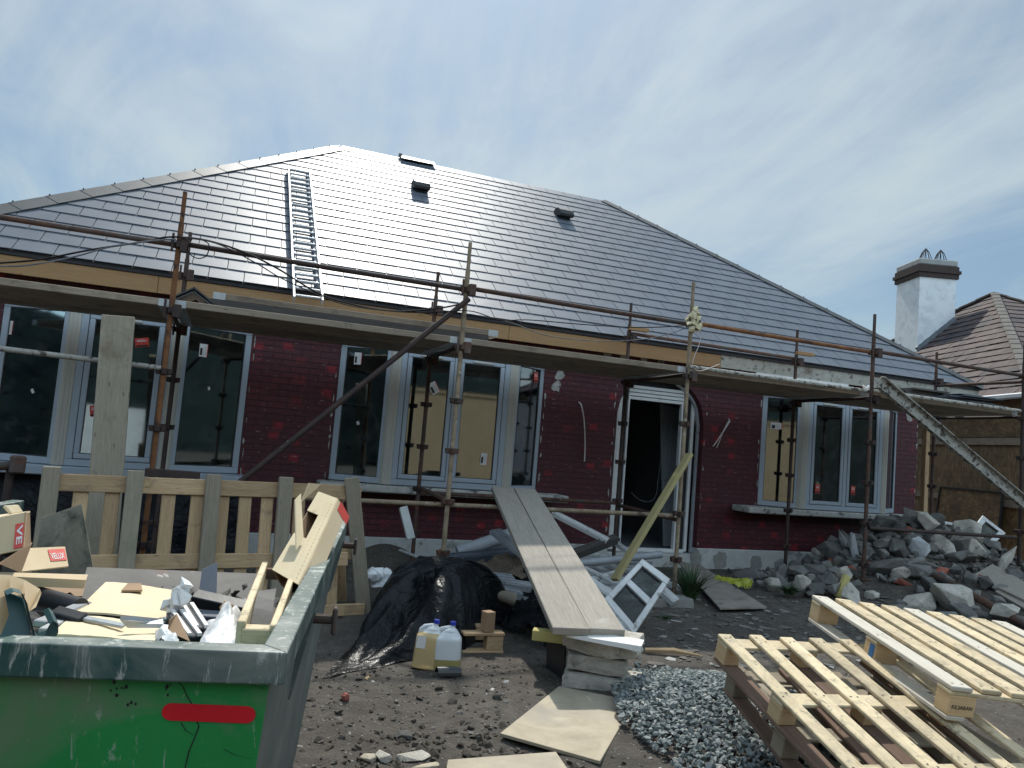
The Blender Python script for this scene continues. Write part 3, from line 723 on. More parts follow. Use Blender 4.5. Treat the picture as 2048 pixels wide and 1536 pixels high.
for x1 in (-.9, 3.3, xt):
    f.hexa([(x + .002, YE + .03, 2.955), (x1 - .002, YE + .03, 2.955), (x1 - .002, YE + .06, 2.955), (x + .002, YE + .06, 2.955)], [(x + .002, YE + .03, 3.145), (x1 - .002, YE + .03, 3.145), (x1 - .002, YE + .06, 3.145), (x + .002, YE + .06, 3.145)]); x = x1
f.build('fascia', 'timber_new', house, bevel=.003)['label'] = 'fresh orange timber fascia board'
f = MB(); f.bb(xt + .004, YE + .035, 2.965, EXR - .04, YE + .06, 3.17); f.build('fascia', 'fascia_old', house)['label'] = 'old peeling grey fascia board'
f = MB(); f.bb(EXL + .05, YE + .012, 3.15, EXR - .05, YE + .07, 3.192); f.build('eaves_felt', 'blackmatt', house)
f = MB(); f.bb(7.25, YE + .02, 2.90, 9.0, YE + .16, 2.962); f.build('soffit_board', 'white', house)
f = MB(); xx = EXL + .3
while xx < EXR - .3: f.bb(xx, YE + .065, 3.0, xx + .05, YW + .3, 3.12); xx += .45
f.build('rafter_foot', 'boarddark', house)

# ladder lying on the slates
ld = thing('ladder', 'aluminium double ladder lying up the slope of the slate roof', 'ladder', PP(615, 600, A_, NR))
H1 = .075
pl_ = lambda x, y, h=H1: PP(x, y, A_ + NR * h, NR)
La, Lb, Ra, Rb = pl_(588, 598), pl_(577, 334), pl_(645, 605), pl_(619, 342)
for a, b in ((La, Lb), (Ra, Rb)):
    q = MB(); q.beam(a, b, .026, .07, NR); q.build('rail', 'alu', ld, bevel=.004)
dx = (Ra - La) * .10
for a, b in ((La + dx + (Lb - La) * .1, Lb + dx * .9), (Ra - dx + (Rb - Ra) * .1, Rb - dx * .9)):
    q = MB(); q.beam(a + NR * -.075 * .5, b + NR * -.075 * .5, .022, .05, NR); q.build('rail', 'alu', ld)
nr = 24
for k in range(nr):
    v = (k + .5) / nr; q = MB(); a = La.lerp(Lb, v); b = Ra.lerp(Rb, v); q.tube(a, b, .016, 8)
    q.build('rung', 'alu', ld, smooth=50)

# ------------------------------------------------------------------ neighbour
AZ = R(18); DRN = V((math.sin(AZ), math.cos(AZ), 0)); OUT = V((math.cos(AZ), -math.sin(AZ), 0))
EN = PY(1971, 794, 10.5); P2 = R(42)
NN = DRN.cross(OUT * math.cos(P2) + V((0, 0, math.sin(P2)))); NN = NN if NN.z > 0 else -NN
AP = PP(1989, 589, EN, NN)
nb = thing('neighbouring_house', 'neighbouring house with old brown tiled pyramid roof and boarded side wall', 'house', (EN.x, EN.y, 0))
ha = (AP - EN).dot(DRN); hb = (AP - EN).dot(OUT)
KF, KB = 1.737, 2.6
NF = EN + DRN * (ha - KF * hb); NBk = EN + DRN * (ha + KB * hb); FR = NF + OUT * 2 * hb
rfn = MB(); rl = (AP - (EN + DRN * ha)).length; nrow = int(rl / .26); r4 = random.Random(4)
upd = (OUT * math.cos(P2) + V((0, 0, math.sin(P2))))
for k in range(nrow):                       # left slope, tile by tile
    s0 = k * rl / nrow; s1 = s0 + rl / nrow * 1.04; w0 = hb * (1 - k / nrow); w1 = hb * (1 - (k + 1) / nrow)
    a = -w0 * KF + (k % 2) * .11 - .2
    while a < w0 * KB:
        b = a + .235; c0, c1 = max(a, -w0 * KF), min(b, w0 * KB)
        if c1 - c0 > .02:
            base = EN + DRN * ha; j = r4.uniform(-.004, .012)
            d0, d1 = min(max(c0, -w1 * KF), w1 * KB), max(min(c1, w1 * KB), -w1 * KF)
            t = [base + DRN * c0 + upd * s0 + NN * (.022 + j), base + DRN * c1 + upd * s0 + NN * (.022 + j + r4.uniform(-.004, .006)), base + DRN * d1 + upd * s1 + NN * .004, base + DRN * d0 + upd * s1 + NN * .004]
            rfn.hexa([p - NN * .014 for p in t], t)
        a = b + .003
UF = (AP - NF - OUT * hb); rl2 = UF.length; UF.normalize(); NFN = OUT.cross(UF); NFN = NFN if NFN.z > 0 else -NFN
mid = NF + OUT * hb
for k in range(nrow):                       # front slope
    s0 = k * rl2 / nrow; s1 = s0 + rl2 / nrow * 1.04; w0 = hb * (1 - k / nrow); w1 = hb * (1 - (k + 1) / nrow)
    t = [mid - OUT * w0 + UF * s0 + NFN * .024, mid + OUT * w0 + UF * s0 + NFN * .024, mid + OUT * w1 + UF * s1 + NFN * .004, mid - OUT * w1 + UF * s1 + NFN * .004]
    rfn.hexa([p - NFN * .014 for p in t], t)
rfn.face([NBk, NBk + OUT * 2 * hb, AP]); rfn.face([FR, NBk + OUT * 2 * hb, AP])
rfn.build('roof', 'oldtile', nb)
for a in (NF, NBk, FR):
    q = MB(); n_ = 22
    for k in range(n_): q.beam(a.lerp(AP, k / n_) + V((0, 0, .05)), a.lerp(AP, (k + 1.02) / n_) + V((0, 0, .035)), .20, .06)
    q.build('hip_capping', 'hiptile', nb, bevel=.02)
q = MB(); q.beam(NF - OUT * .06 + V((0, 0, -.04)), NBk - OUT * .06 + V((0, 0, -.04)), .11, .10); q.build('gutter', 'gutterwhite', nb, bevel=.02)
WO = .30
s0 = 0
while s0 < 11:
    q = MB(); a = EN + OUT * WO + DRN * (ha - KF * hb + s0 + .3); b = a + DRN * 1.2
    for z0, z1 in ((-.3, 1.28), (1.29, 2.5), (2.51, EN.z - .05)):
        q.hexa([(a.x, a.y, z0), (b.x, b.y, z0), (b.x + OUT.x * .02, b.y + OUT.y * .02, z0), (a.x + OUT.x * .02, a.y + OUT.y * .02, z0)], [(a.x, a.y, z1), (b.x, b.y, z1), (b.x + OUT.x * .02, b.y + OUT.y * .02, z1), (a.x + OUT.x * .02, a.y + OUT.y * .02, z1)])
    q.build('board_panel', 'osb', nb); s0 += 1.205
q = MB()
for z in (2.42, 1.25):
    a = EN + OUT * (WO - .03) + DRN * -1.0; b = EN + OUT * (WO - .03) + DRN * 8; q.beam((a.x, a.y, z), (b.x, b.y, z), .05, .13)
q.build('batten', 'board', nb)
wl = MB(); a = EN + OUT * (WO + .03) + DRN * (ha - KF * hb + .3); wl.prism([(p.x, p.y, -.3) for p in (a, a + OUT * (2 * hb - .3), a + OUT * (2 * hb - .3) + DRN * 12, a + DRN * 12)], (0, 0, EN.z + .2)); wl.build('wall', 'cement', nb)
# chimney
cb = PP(1834, 704, EN, NN)
def fit(dirv, px):
    lo, hi = 0, 4
    for _ in range(40):
        m = (lo + hi) / 2; p = cb + dirv * m - EYE; x = IW / 2 + FPX * p.dot(RT) / p.dot(FW)
        if abs(x - IW / 2 - (1834 - IW / 2)) < abs(px - 1834): lo = m
        else: hi = m
    return lo
cw, cd = fit(OUT, 1907), fit(DRN, 1788)
zt = cb.z
p = cb - EYE
for _ in range(400):
    zt += .01; q_ = V((cb.x, cb.y, zt)) - EYE
    if IH / 2 - FPX * q_.dot(UP) / q_.dot(FW) < 553: break
ch = MB()
def cbox(mb, z0, z1, e, m=0):
    c = [cb - OUT * e - DRN * e, cb + OUT * (cw + e) - DRN * e, cb + OUT * (cw + e) + DRN * (cd + e), cb - OUT * e + DRN * (cd + e)]
    mb.hexa([(k.x, k.y, z0) for k in c], [(k.x, k.y, z1) for k in c], m)
cbox(ch, cb.z - 1.0, zt, 0); chim = ch.build('chimney', 'chimney', nb)
bk = MB(); cbox(bk, zt + .001, zt + .13, .05); cbox(bk, zt + .131, zt + .22, .09); cbox(bk, zt + .221, zt + .34, .05); bk.build('brick_band', 'darkbrick', chim)
cc = MB(); cbox(cc, zt + .341, zt + .52, .03); cc.build('cap', 'cement', chim, bevel=.03)
for u in (.33, .75):
    c = cb + OUT * cw * u + DRN * cd * .3; q = MB(); ztop = zt + .52
    q.tube((c.x, c.y, ztop), (c.x, c.y, ztop + .06), .17, 14)
    for k in range(10):
        a_ = 2 * PI * k / 10; q.path([(c.x + .17 * math.cos(a_), c.y + .17 * math.sin(a_), ztop + .05), (c.x + .09 * math.cos(a_), c.y + .09 * math.sin(a_), ztop + .26), (c.x, c.y, ztop + .38)], .009, 4)
    q.build('wire_cowl', 'blackmatt', chim)
fl = MB()
for k in range(9):
    a = cb + OUT * cw * k / 9 - DRN * .01; a = a + V((0, 0, (OUT * cw * k / 9).dot(OUT) * math.tan(P2)))
    b = cb + OUT * cw * (k + 1.05) / 9 - DRN * .01; b = b + V((0, 0, cw * (k + 1.05) / 9 * math.tan(P2)))
    fl.beam(a + V((0, 0, .06 - .01 * (k % 2))), b + V((0, 0, .06)), .09 + .01 * (k % 2), .16)
fl.build('flashing', 'lead', chim)

# ------------------------------------------------------------------ scaffold
SX = [-.59, 2.14, 4.86, 7.60, 10.36]; SXI = [-.61, 2.2, 4.89, 7.68, 10.46]; YO, YI = 7.4, 8.9
scf = thing('scaffold', 'rusty tube scaffold standing along the whole front of the red bungalow', 'scaffold', (4.86, YO, 0))
ROS = [.46, .97, 1.48, 1.99, 2.54, 3.14]
def standard(x, y, ztop, mat, lab=None):
    q = MB(); z0 = gh(x, y)
    q.path([(x, y, z0 - .02), (x, y, ztop - .30)], .0245, 12); q.path([(x, y, ztop - .30), (x, y, ztop)], .0195, 12)
    q.box((x, y, z0 + .004), (.15, .15, .008))
    st = q.build('standard', mat, scf, smooth=40)
    if lab: st['label'] = lab
    for z in ROS:
        if z > ztop - .1 or z < z0 + .1: continue
        c = MB(); a0 = (hash((round(x * 10), round(z * 10))) % 7) * .04
        c.tube((x, y, z - .03), (x, y, z + .03), .033, 10)
        for k in range(4):
            a_ = a0 + PI / 2 * k; dv = V((math.cos(a_), math.sin(a_), 0))
            c.hexa([V((x, y, z - .025)) + dv * .03 + dv.cross(V((0, 0, 1))) * s1 * .022 + dv * s2 for s1, s2 in ((-1, 0), (1, 0), (1, .035), (-1, .035))], [V((x, y, z + .03)) + dv * .03 + dv.cross(V((0, 0, 1))) * s1 * .022 + dv * s2 for s1, s2 in ((-1, 0), (1, 0), (1, .042), (-1, .042))])
        if z in (3.14, 2.54): c.box((x + .05, y - .045, z), (.07, .06, .12)); c.tube((x - .05, y - .05, z - .07), (x - .05, y - .05, z + .10), .012, 8)
        c.build('coupler', 'rustdark' if mat != 'rustpale' else 'rust', st, bevel=.004)
    return st
for x, m, lb_ in zip(SX, ('rustorange', 'rustpale', 'rustpale', 'rust', 'rustdark'), ('orange rusted upright', 'sandy coloured upright', 'mortar splashed upright', None, 'dark upright')): standard(x, YO, 3.64, m, lb_)
for x, m in zip(SXI, ('rustdark', 'rust', 'rustdark', 'rustdark', 'rust')): standard(x, YI, 3.62, m)
xs_ = [-4.2] + SX
rm = ('rust', 'rustdark', 'rust', 'rustorange', 'rust')
for a, b, m in zip(xs_, xs_[1:], rm):
    q = MB(); q.path([(a + .03, YO, 3.165), ((a + b) / 2, YO, 3.15), (b - .03, YO, 3.145)], .0245, 12); q.build('guard_rail', m, scf, smooth=40)
def tubeP(name, p, q_, m, r=.0245):
    k = MB(); k.tube(p, q_, r, 12); return k.build(name, m, scf, smooth=40)
a = PY(0, 697, YO); b = PY(322, 736, YO - .03); tubeP('ledger', a + (a - b) * 1.2, b, 'paletube')['label'] = 'whitened ledger tube'
a = PY(690, 1000, YO + .04); b = PY(1346, 1031, YO + .04); tubeP('ledger', a + (a - b) * .12, b, 'rustpale')
a = PY(1083, 998, YI); b = PY(1232, 1006, YI); tubeP('ledger', a + (a - b) * 1.5, b, 'rust')
a = PY(1738, 1056, YO); b = PY(2032, 1075, YO); tubeP('ledger', a, b, 'rustdark')
for a, b in zip(SX[2:], SX[3:]): tubeP('ledger', (a + .03, YO + .02, 2.655), (b - .03, YO + .02, 2.645), 'paletube')
tubeP('ledger', (4.9, YI, 3.21), (7.68, YI, 3.19), 'rust')
for x, xi in zip(SX, SXI):
    tubeP('transom', (x, YO + .03, 2.56), (xi, YI - .03, 2.56), 'rustdark', .022)
for x, xi, z in ((SX[1], SXI[1], .98), (SX[2], SXI[2], .90), (SX[4], SXI[4], 3.06)): tubeP('transom', (x, YO + .03, z), (xi, YI - .03, z + .02), 'rust', .024)
a = PY(480, 964, YO - .06); b = PY(938, 598, YO - .05); tubeP('brace', a, b, 'rustdark', .028)
for x in SXI[2:4]:
    q = MB(); q.box((x + .11, YI - .05, 3.27), (.28, .07, .05), -.1); q.build('packing_block', 'timber_new', scf, bevel=.004)

# platform boards, each one a loose board
nb_ = 0
for bi, (a, b) in enumerate(zip([-3.32] + SX, SX)):
    for k in range(6):
        y = 7.555 + .236 * k + rnd.uniform(-.004, .004); dz = rnd.uniform(-.003, .003)
        side = ('outermost', 'second from the front', 'third from the front', 'fourth from the front', 'fifth from the front', 'innermost')[k]
        bay_ = ('over the left bay window', 'between the two left rusty uprights', 'over the middle bay window', 'over the arched doorway', 'over the right bay window')[bi]
        if bi in (3, 4) and k == 0: y += .03
        q = MB(); q.beam((a + .012, y, 2.62 + dz), (b - .012 if bi else b - .012, y, 2.617 + dz), .225, .064)
        t = thing('scaffold_board', f'weathered platform board {bay_}, {side}', 'board', ((a + b) / 2, y, 2.6), 'platform boards of the scaffold')
        q.build('plank', 'board', t, bevel=.005)
        for e in (a + .012, b - .012):
            s_ = 1 if e < (a + b) / 2 else -1; q = MB(); q.box((e + s_ * .05, y, 2.617 + dz), (.104, .229, .0675)); q.build('end_band', 'galv', t)
def loose(name, lab, a, b, wd, th, mat, band=True, cat='board', up=(0, 0, 1)):
    a, b = V(a), V(b); t = thing(name, lab, cat, (a + b) / 2); q = MB(); q.beam(a, b, wd, th, up); q.build('plank', mat, t, bevel=.005)
    if band:
        d = (b - a).normalized()
        for e, s_ in ((a, 1), (b, -1)):
            k = MB(); k.beam(e - d * s_ * .001, e + d * s_ * .11, wd + .005, th + .005, up); k.build('end_band', 'galv', t)
    return t
xa, xb = PY(428, 588, 7.85).x, PY(985, 662, 7.85).x
loose('scaffold_board', 'dark board under the grey spare board on the platform', (xa - .06, 7.74, 2.695), (xb - .1, 7.77, 2.695), .225, .09, 'boarddark', False)
loose('scaffold_board', 'grey spare board with metal ends lying on the dark board on the platform', (xa, 7.75, 2.772), (xb, 7.77, 2.772), .225, .062, 'board', True)
# ------------------------------------------------------------------ things on and against the scaffold
q = MB()
for dz in (0, .035):
    a = PY(352, 588, 7.75); zz = 2.655 + dz
    for sg in (-1, 1): q.slab([(a.x + .16, 7.6, zz + .13), (a.x + .16, 8.05, zz + .13), (a.x + .16 + sg * .19, 8.05, zz + .005), (a.x + .16 + sg * .19, 7.6, zz + .005)], .014)
tag(q.build('ridge_tile', 'ridge'), 'two nested grey ridge tiles left on the platform beside the orange upright', 'roof tile')
q = MB(); rg = random.Random(12)
c = PY(1900, 800, 8.2)
for k in range(15):
    q.box((c.x - .1 + rg.uniform(-.16, .16), 7.85 + rg.uniform(-.08, .08), 2.657 + k * .0115), (.95 - .02 * k, .32, .008), rg.uniform(-.12, .12))
tag(q.build('slate_stack', 'slate'), 'fanned stack of dark slates on the right end of the platform', 'roof slates')
q = MB(); c = PY(1800, 778, 8.3)
for k in range(7): q.box((c.x + .25 + rg.uniform(-.08, .08), 8.2 + rg.uniform(-.06, .06), 2.67 + k * .03), (1.25 - .1 * k, .4, .025), rg.uniform(-.06, .06))
tag(q.build('slab_stack', 'boarddark'), 'stack of rough dark old boards on the platform behind the sloping white channel', 'boards')
q = MB(); c = PY(1726, 776, 7.6); rg = random.Random(2)
for k in range(4): q.hull(stone_pts((c.x + rg.uniform(-.1, .1), 7.6 + rg.uniform(-.03, .03), 2.70), (.07, .05, .04), 9, rg))
tag(q.build('crumpled_wrapper', 'bag'), 'crumpled cream wrapper lying at the edge of the platform', 'litter')
q = MB(); c = PY(1386, 640, YO - .02); rg = random.Random(8)
for k in range(30):
    p = c + V((rg.gauss(0, .032), rg.gauss(0, .03), rg.gauss(0, .065))); q.hull(stone_pts(p, (.045, .04, .05), 8, rg))
tag(q.build('foam_blob', 'foam'), 'yellowed foam blob stuck on the upright before the arched doorway', 'foam')
def cable(name, lab, pts, r, mat, sub=10, cat='cable'):
    P = [V(p) for p in pts]; o = []
    for k in range(len(P) - 1):
        p0, p1, p2, p3 = P[max(k - 1, 0)], P[k], P[k + 1], P[min(k + 2, len(P) - 1)]
        for j in range(sub):
            t = j / sub; o.append(.5 * ((2 * p1) + (p2 - p0) * t + (2 * p0 - 5 * p1 + 4 * p2 - p3) * t * t + (3 * p1 - p0 - 3 * p2 + p3) * t ** 3))
    o.append(P[-1]); q = MB(); q.path(o, r, 6); return tag(q.build(name, mat, smooth=60), lab, cat)
Yc = YO - .06
cy = lambda pts, y=Yc: [PY(a, b, y) for a, b in pts]
cable('cable', 'thick black cable sagging along the left guard rail', cy([(-60, 530), (0, 526), (80, 519), (180, 500), (290, 483), (340, 474), (410, 480), (490, 505), (560, 540), (640, 588), (720, 612), (800, 622), (880, 616), (930, 606)]), .0084, 'cable')
cable('cable', 'grey cable drooping beside the thick black cable at the left', cy([(-60, 536), (0, 533), (60, 530), (150, 513), (220, 494), (300, 482), (352, 478)], Yc - .02), .0066, 'cablegrey')
cable('cable', 'thin black cable slung from the left upright past the ladder foot', cy([(352, 474), (430, 486), (510, 525), (570, 560), (680, 606), (780, 622), (860, 625), (940, 622), (1000, 640), (1060, 640), (1180, 650), (1290, 655), (1386, 650)], Yc - .03), .0054, 'cable')
cable('cable', 'small black cable loop hanging by the top of the orange upright', cy([(385, 476), (375, 500), (392, 516), (412, 512), (418, 490), (405, 480)], Yc - .02), .0048, 'cable')
cable('cable', 'pale grey wire dipping over the timber fascia to the foam blob', cy([(940, 628), (1020, 645), (1100, 672), (1200, 682), (1290, 678), (1350, 664), (1384, 650)], Yc), .0048, 'cablegrey')
cable('cable', 'pale wire dangling from the foam blob down the upright', cy([(1390, 655), (1402, 668), (1398, 690), (1388, 715), (1386, 732), (1400, 742), (1440, 728)], Yc), .0042, 'cablewhite')
cable('cable', 'single pale cable end sticking out of the red wall left of the doorway', [PY(1157, 804, YW - .01), PY(1163, 812, YW - .08), PY(1168, 840, YW - .07), PY(1170, 880, YW - .05), PY(1169, 923, YW - .05)], .009, 'cablewhite')
cable('cable', 'pale forked cable end sticking out of the red wall right of the doorway', [PY(1456, 838, YW - .01), PY(1459, 843, YW - .06), PY(1446, 864, YW - .07), PY(1434, 882, YW - .06), PY(1426, 893, YW - .06)], .009, 'cablewhite')
cable('cable', 'shorter pale cable end hanging behind the forked one on the red wall', [PY(1457, 842, YW - .03), PY(1447, 862, YW - .05), PY(1440, 880, YW - .04), PY(1433, 896, YW - .04)], .008, 'cablewhite')
cable('cable', 'grey cable looping down inside the open doorway', [PY(a, b, YW + .5) for a, b in ((1330, 800), (1331, 850), (1322, 920), (1316, 960), (1312, 990), (1300, 1003), (1280, 1000), (1262, 985))], .006, 'cablegrey')
cable('cable', 'second grey cable hanging at the right inside the doorway', [PY(a, b, YW + .45) for a, b in ((1334, 800), (1341, 850), (1342, 900), (1338, 950), (1328, 962), (1320, 955))], .005, 'cablegrey')

# white sloping channel from the platform down to the right
a = PY(1757, 764, YO - .12); b = PY(2075, 1030, YO - .16); d = (b - a).normalized(); sd = V((0, -1, 0)); up = sd.cross(d); up = up if up.z > 0 else -up
q = MB(); W2 = .085
q.beam(a, b, .012, .17, up)
for s_ in (-1, 1): q.beam(a + up * (W2 - .008) * s_ + sd * .03, b + up * (W2 - .008) * s_ + sd * .03, .06, .014, up)
tag(q.build('metal_channel', 'paletube', bevel=.003), 'whitened metal channel sloping from the platform to the lower right', 'metal channel')
# tall plank standing by the left bay
t = PY(237, 632, 7.22); bt = PY(212, 1060, 7.12); loose('plank', 'tall pale plank standing upright in front of the left bay window', (bt.x, bt.y, 0), t, .255, .045, 'boardpale', False, 'plank', (0, -1, 0))
a = PY(290, 944, 7.25); b = PY(400, 952, 7.25); loose('steel_bar', 'short rusty flat bar behind the orange upright under the left bay', a, b, .05, .07, 'rustdark', False, 'steel bar')
pr = thing('rusty_prop', 'rusty prop with a square head at the far left in front of the house', 'prop', (PY(18, 1000, 6.6).x, 6.6, 0))
q = MB(); a = PY(22, 930, 6.6); q.tube((a.x, 6.6, 0), a, .028, 10); q.build('post', 'rustdark', pr, smooth=40)
q = MB(); b = PY(-40, 935, 6.55); q.tube(b, a + V((.02, -.03, 0)), .032, 10); q.build('arm', 'rust', pr, smooth=40)
q = MB(); q.box(a + V((.05, -.04, .01)), (.10, .10, .13), .3); q.build('head', 'rust', pr, bevel=.012)

# leaning treated timber in front of the doorway
a = PY(1229, 1160, 6.75); b = PY(1379, 908, 7.32); loose('timber', 'greenish treated timber leaning on the upright before the doorway', a, b, .045, .095, 'greenwood', False, 'timber', (.3, -1, .2))

a = PY(1853, 855, 9.95); b = PY(1846, 1050, 9.95); loose('timber', 'brown timber post standing beside the right end of the red wall', (b.x, 9.95, .1), (a.x, 9.95, 2.6), .09, .09, 'pallettan', False, 'timber', (0, -1, 0))
# ------------------------------------------------------------------ upright pallets
def pallet(name, lab, O, u, v, W, L, nd, bw, mats, th=.02, blk=(.10, .10, .09), cat='pallet', group=None, nbot=3, letter=None, skew=0.0):
    """O far-left top corner, v along deck boards (length L), u across (width W)"""
    u = V(u).normalized(); v = V(v).normalized(); n = u.cross(v); n = n if n.z > 0 else -n
    O = V(O); t = thing(name, lab, cat, O + u * W / 2 + v * L / 2 - n * .14, group); rg = random.Random(int(O.x * 100))
    def bx(u0, u1, v0, v1, z0, z1, nm, m, **k):
        q = MB(); p = lambda a, b, c: O + u * a + v * b + n * c
        q.hexa([p(u0, v0, z0), p(u1, v0, z0), p(u1, v1, z0), p(u0, v1, z0)], [p(u0, v0, z1), p(u1, v0, z1), p(u1, v1, z1), p(u0, v1, z1)])
        return q.build(nm, m, t, bevel=.004, **k)
    for k in range(nd):
        c = (W - bw) * k / (nd - 1)
        m = mats[0][k % len(mats[0])]; j = rg.uniform(-.006, .006); e = rg.uniform(0, .012); zz = rg.uniform(-.002, .002)
        q = MB(); p = lambda a, b, cc: O + u * a + v * b + n * cc
        u0, u1, v0, v1 = c + (j if 0 < k < nd - 1 else 0), c + bw, -e, L + rg.uniform(-.008, .008)
        q.hexa([p(u0, v0, zz - th), p(u1, v0, zz - th), p(u1, v1, zz - th), p(u0, v1, zz - th)], [p(u0, v0, zz), p(u1, v0, zz), p(u1, v1, zz), p(u0, v1, zz)])
        for vv in (.05, L / 2, L - .05):
            for uu in (.25, .72):
                pp = O + u * (c + bw * uu) + v * (vv + rg.uniform(-.02, .02)) + n * (zz + .0008); a_ = rg.random() * 3; e1 = u * math.cos(a_) + v * math.sin(a_); e2 = v * math.cos(a_) - u * math.sin(a_)
                q.face([pp + e1 * .006 + e2 * .004, pp - e1 * .006 + e2 * .004, pp - e1 * .006 - e2 * .004, pp + e1 * .006 - e2 * .004], m=1)
        q.build('deck_board', [m, 'rustdark'], t, bevel=.004)
    vs = (0, L / 2 - .05, L - .10)
    for vv in vs: bx(0, W, vv, vv + .10, -2 * th - .0005, -th - .003, 'stringer_board', mats[1])
    bl = None
    for i, uu in enumerate((0, W / 2 - blk[0] / 2, W - blk[0])):
        for j, vv in enumerate(vs):
            o_ = bx(uu + .002, uu + blk[0] - .002, vv, vv + blk[1], -2 * th - blk[2], -2 * th - .001, 'block', mats[2])
            if letter and letter[1] == (i, j): bl = (o_, uu, vv)
    zb = -2 * th - blk[2] - .001
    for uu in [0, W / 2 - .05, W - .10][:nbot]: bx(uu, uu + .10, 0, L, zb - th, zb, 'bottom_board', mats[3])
    return t, (O, u, v, n), bl
def upright(name, lab, A, B, za, zb, lean, posts, mats):
    """pallet stood on edge: A, B ground ends of its front face"""
    pass
# long pallet on edge behind the skip
A = V((-1.62, 6.02, 0)); B = V((1.02, 6.62, 0)); d = (B - A).normalized(); nrm = V((d.y, -d.x, 0)); ln = V((0, 0, 1)) - nrm * .10
ln.normalize(); LW = (B - A).length
def upr_panel(t, A, L, Hh, posts, slats, base=0.0, top=None):
    P = lambda s, h, o: A + d * s + ln * h + nrm * o
    def bx(s0, s1, h0, h1, o0, o1, nm, m, tl=0):
        q = MB(); q.hexa([P(s0, h0, o0), P(s1, h0, o0), P(s1, h0, o1), P(s0, h0, o1)], [P(s0 + tl, h1, o0), P(s1 + tl, h1, o0), P(s1 + tl, h1, o1), P(s0 + tl, h1, o1)]); q.build(nm, m, t, bevel=.005)
    for k, s in enumerate(posts): bx(s, s + .115, base, Hh + (.05 if k != 2 else .045), .001, .045, 'post', 'palletpost', .01 * math.sin(k * 3))
    pp = [posts[0] + .02] + [p + .057 for p in posts[1:-1]] + [L]
    for a, b in zip(pp, pp[1:]):
        bx(a + .002, b - .002, Hh - .125, Hh, -.022, 0, 'top_rail', 'pallettan'); bx(a + .002, b - .002, .44, .555, -.022, 0, 'lower_rail', 'pallettan')
        bx(a + .002, b - .002, .02, .12, -.022, 0, 'bottom_rail', 'pallettan')
    for s in slats: bx(s, s + .10, base, Hh - .01, -.045, -.0225, 'slat', 'pallettan', .008 * math.sin(s * 40))
sx = lambda px, py: (PY(px, py, 6.0 + 0) - A).dot(d)
def s_at(px, py=1000):
    p = PP(px, py, A + nrm * .03, nrm); return (p - A).dot(d)
posts = [s_at(78, 1000), s_at(252, 1000), s_at(415, 1000), s_at(562, 1000), s_at(690, 1000)]
m1 = posts[2] + .05
tA = thing('long_pallet', 'long brown slatted pallet standing on edge behind the green skip', 'pallet', (A + B) / 2)
off = posts[0]; A2 = A; PA = [p for p in posts]
upr_panel(tA, A, posts[-1] + .115, 1.13, PA[:4], [s_at(k) for k in (146, 214, 330, 388, 443, 490, 535, 600)])
# second pallet, end on, at the right of the first
tB = thing('end_pallet', 'pallet standing on edge and seen nearly end on beside the black tarpaulin', 'pallet', (1.2, 6.7, 0))
def seg(nm, a, b, wd, th, m, up=(0, -1, 0)):
    q = MB(); q.beam(a, b, wd, th, up); q.build(nm, m, tB, bevel=.005)
pa, pb = PY(703, 955, 6.72), PZ(728, 1228, .0); seg('post', (pb.x, pb.y, 0), pa, .125, .05, 'palletpost')
pa, pb = PY(672, 990, 6.95), PZ(700, 1215, 0); seg('post', (pb.x - .05, pb.y + .22, 0), (pa.x, pa.y, 1.1), .10, .04, 'pallettan')
pa, pb = PY(668, 1090, 6.9), PY(662, 1225, 6.85); seg('slat', (pb.x, 6.85, .0), (pa.x - .02, 6.95, 1.0), .09, .03, 'pallettan')
b0 = PZ(670, 1228, .03); b1 = PZ(742, 1226, .03); seg('bottom_rail', (b0.x, b0.y + .05, .05), (b1.x - .05, b1.y + .06, .05), .03, .10, 'pallettan', (0, 0, 1))
b0 = PY(660, 1000, 6.9); seg('top_rail', (.80, 6.8, 1.05), (1.17, 6.85, 1.06), .03, .10, 'pallettan', (0, 0, 1))
seg('middle_rail', (.85, 6.8, .52), (1.24, 6.85, .52), .03, .10, 'pallettan', (0, 0, 1))

# dark sheet hung under the left bay
q = MB(); nu, nv = 60, 16
for i in range(nu + 1):
    for j in range(nv + 1):
        x = -3.0 + 3.25 * i / nu; z = .05 + .80 * j / nv; q.v.append(V((x, 9.42 - .12 * (1 - j / nv) + .06 * fbm(x * 2.5, z * 1.5, 3, 3) + .02 * fbm(x * 8, z * 5, 1, 2), z)))
for i in range(nu):
    for j in range(nv):
        a = i * (nv + 1) + j; f = [a, a + nv + 1, a + nv + 2, a + 1]; q.f.append(f); q.mi.append(0); q.uv += [(q.v[k].x, q.v[k].z) for k in f]
tag(q.build('tarpaulin', 'poly', smooth=180), 'black polythene sheet hanging below the left bay behind the long pallet', 'tarpaulin')
# ------------------------------------------------------------------ tarpaulin heap
out = [(645, 1357), (690, 1350), (723, 1343), (785, 1328), (828, 1318), (880, 1316), (930, 1306), (960, 1272), (985, 1245)]
fr = [PZ(x, y, .01) for x, y in out]
bk_ = [V((2.62, 6.5, 0)), V((2.6, 6.95, 0)), V((2.3, 7.3, 0)), V((1.75, 7.35, 0)), V((1.38, 7.0, 0)), PZ(742, 1232, 0), PZ(712, 1285, 0)]
ring = fr + bk_; Nn = 120
per = [0.0]
for a, b in zip(ring, ring[1:] + ring[:1]): per.append(per[-1] + (b - a).length)
def ringat(f):
    s = f * per[-1]
    for k in range(len(ring)):
        if per[k + 1] >= s: return ring[k].lerp(ring[(k + 1) % len(ring)], (s - per[k]) / max(1e-6, per[k + 1] - per[k]))
    return ring[0]
cen = V((1.86, 6.25, 0)); tp = MB(); M_ = 44; hgt = .585
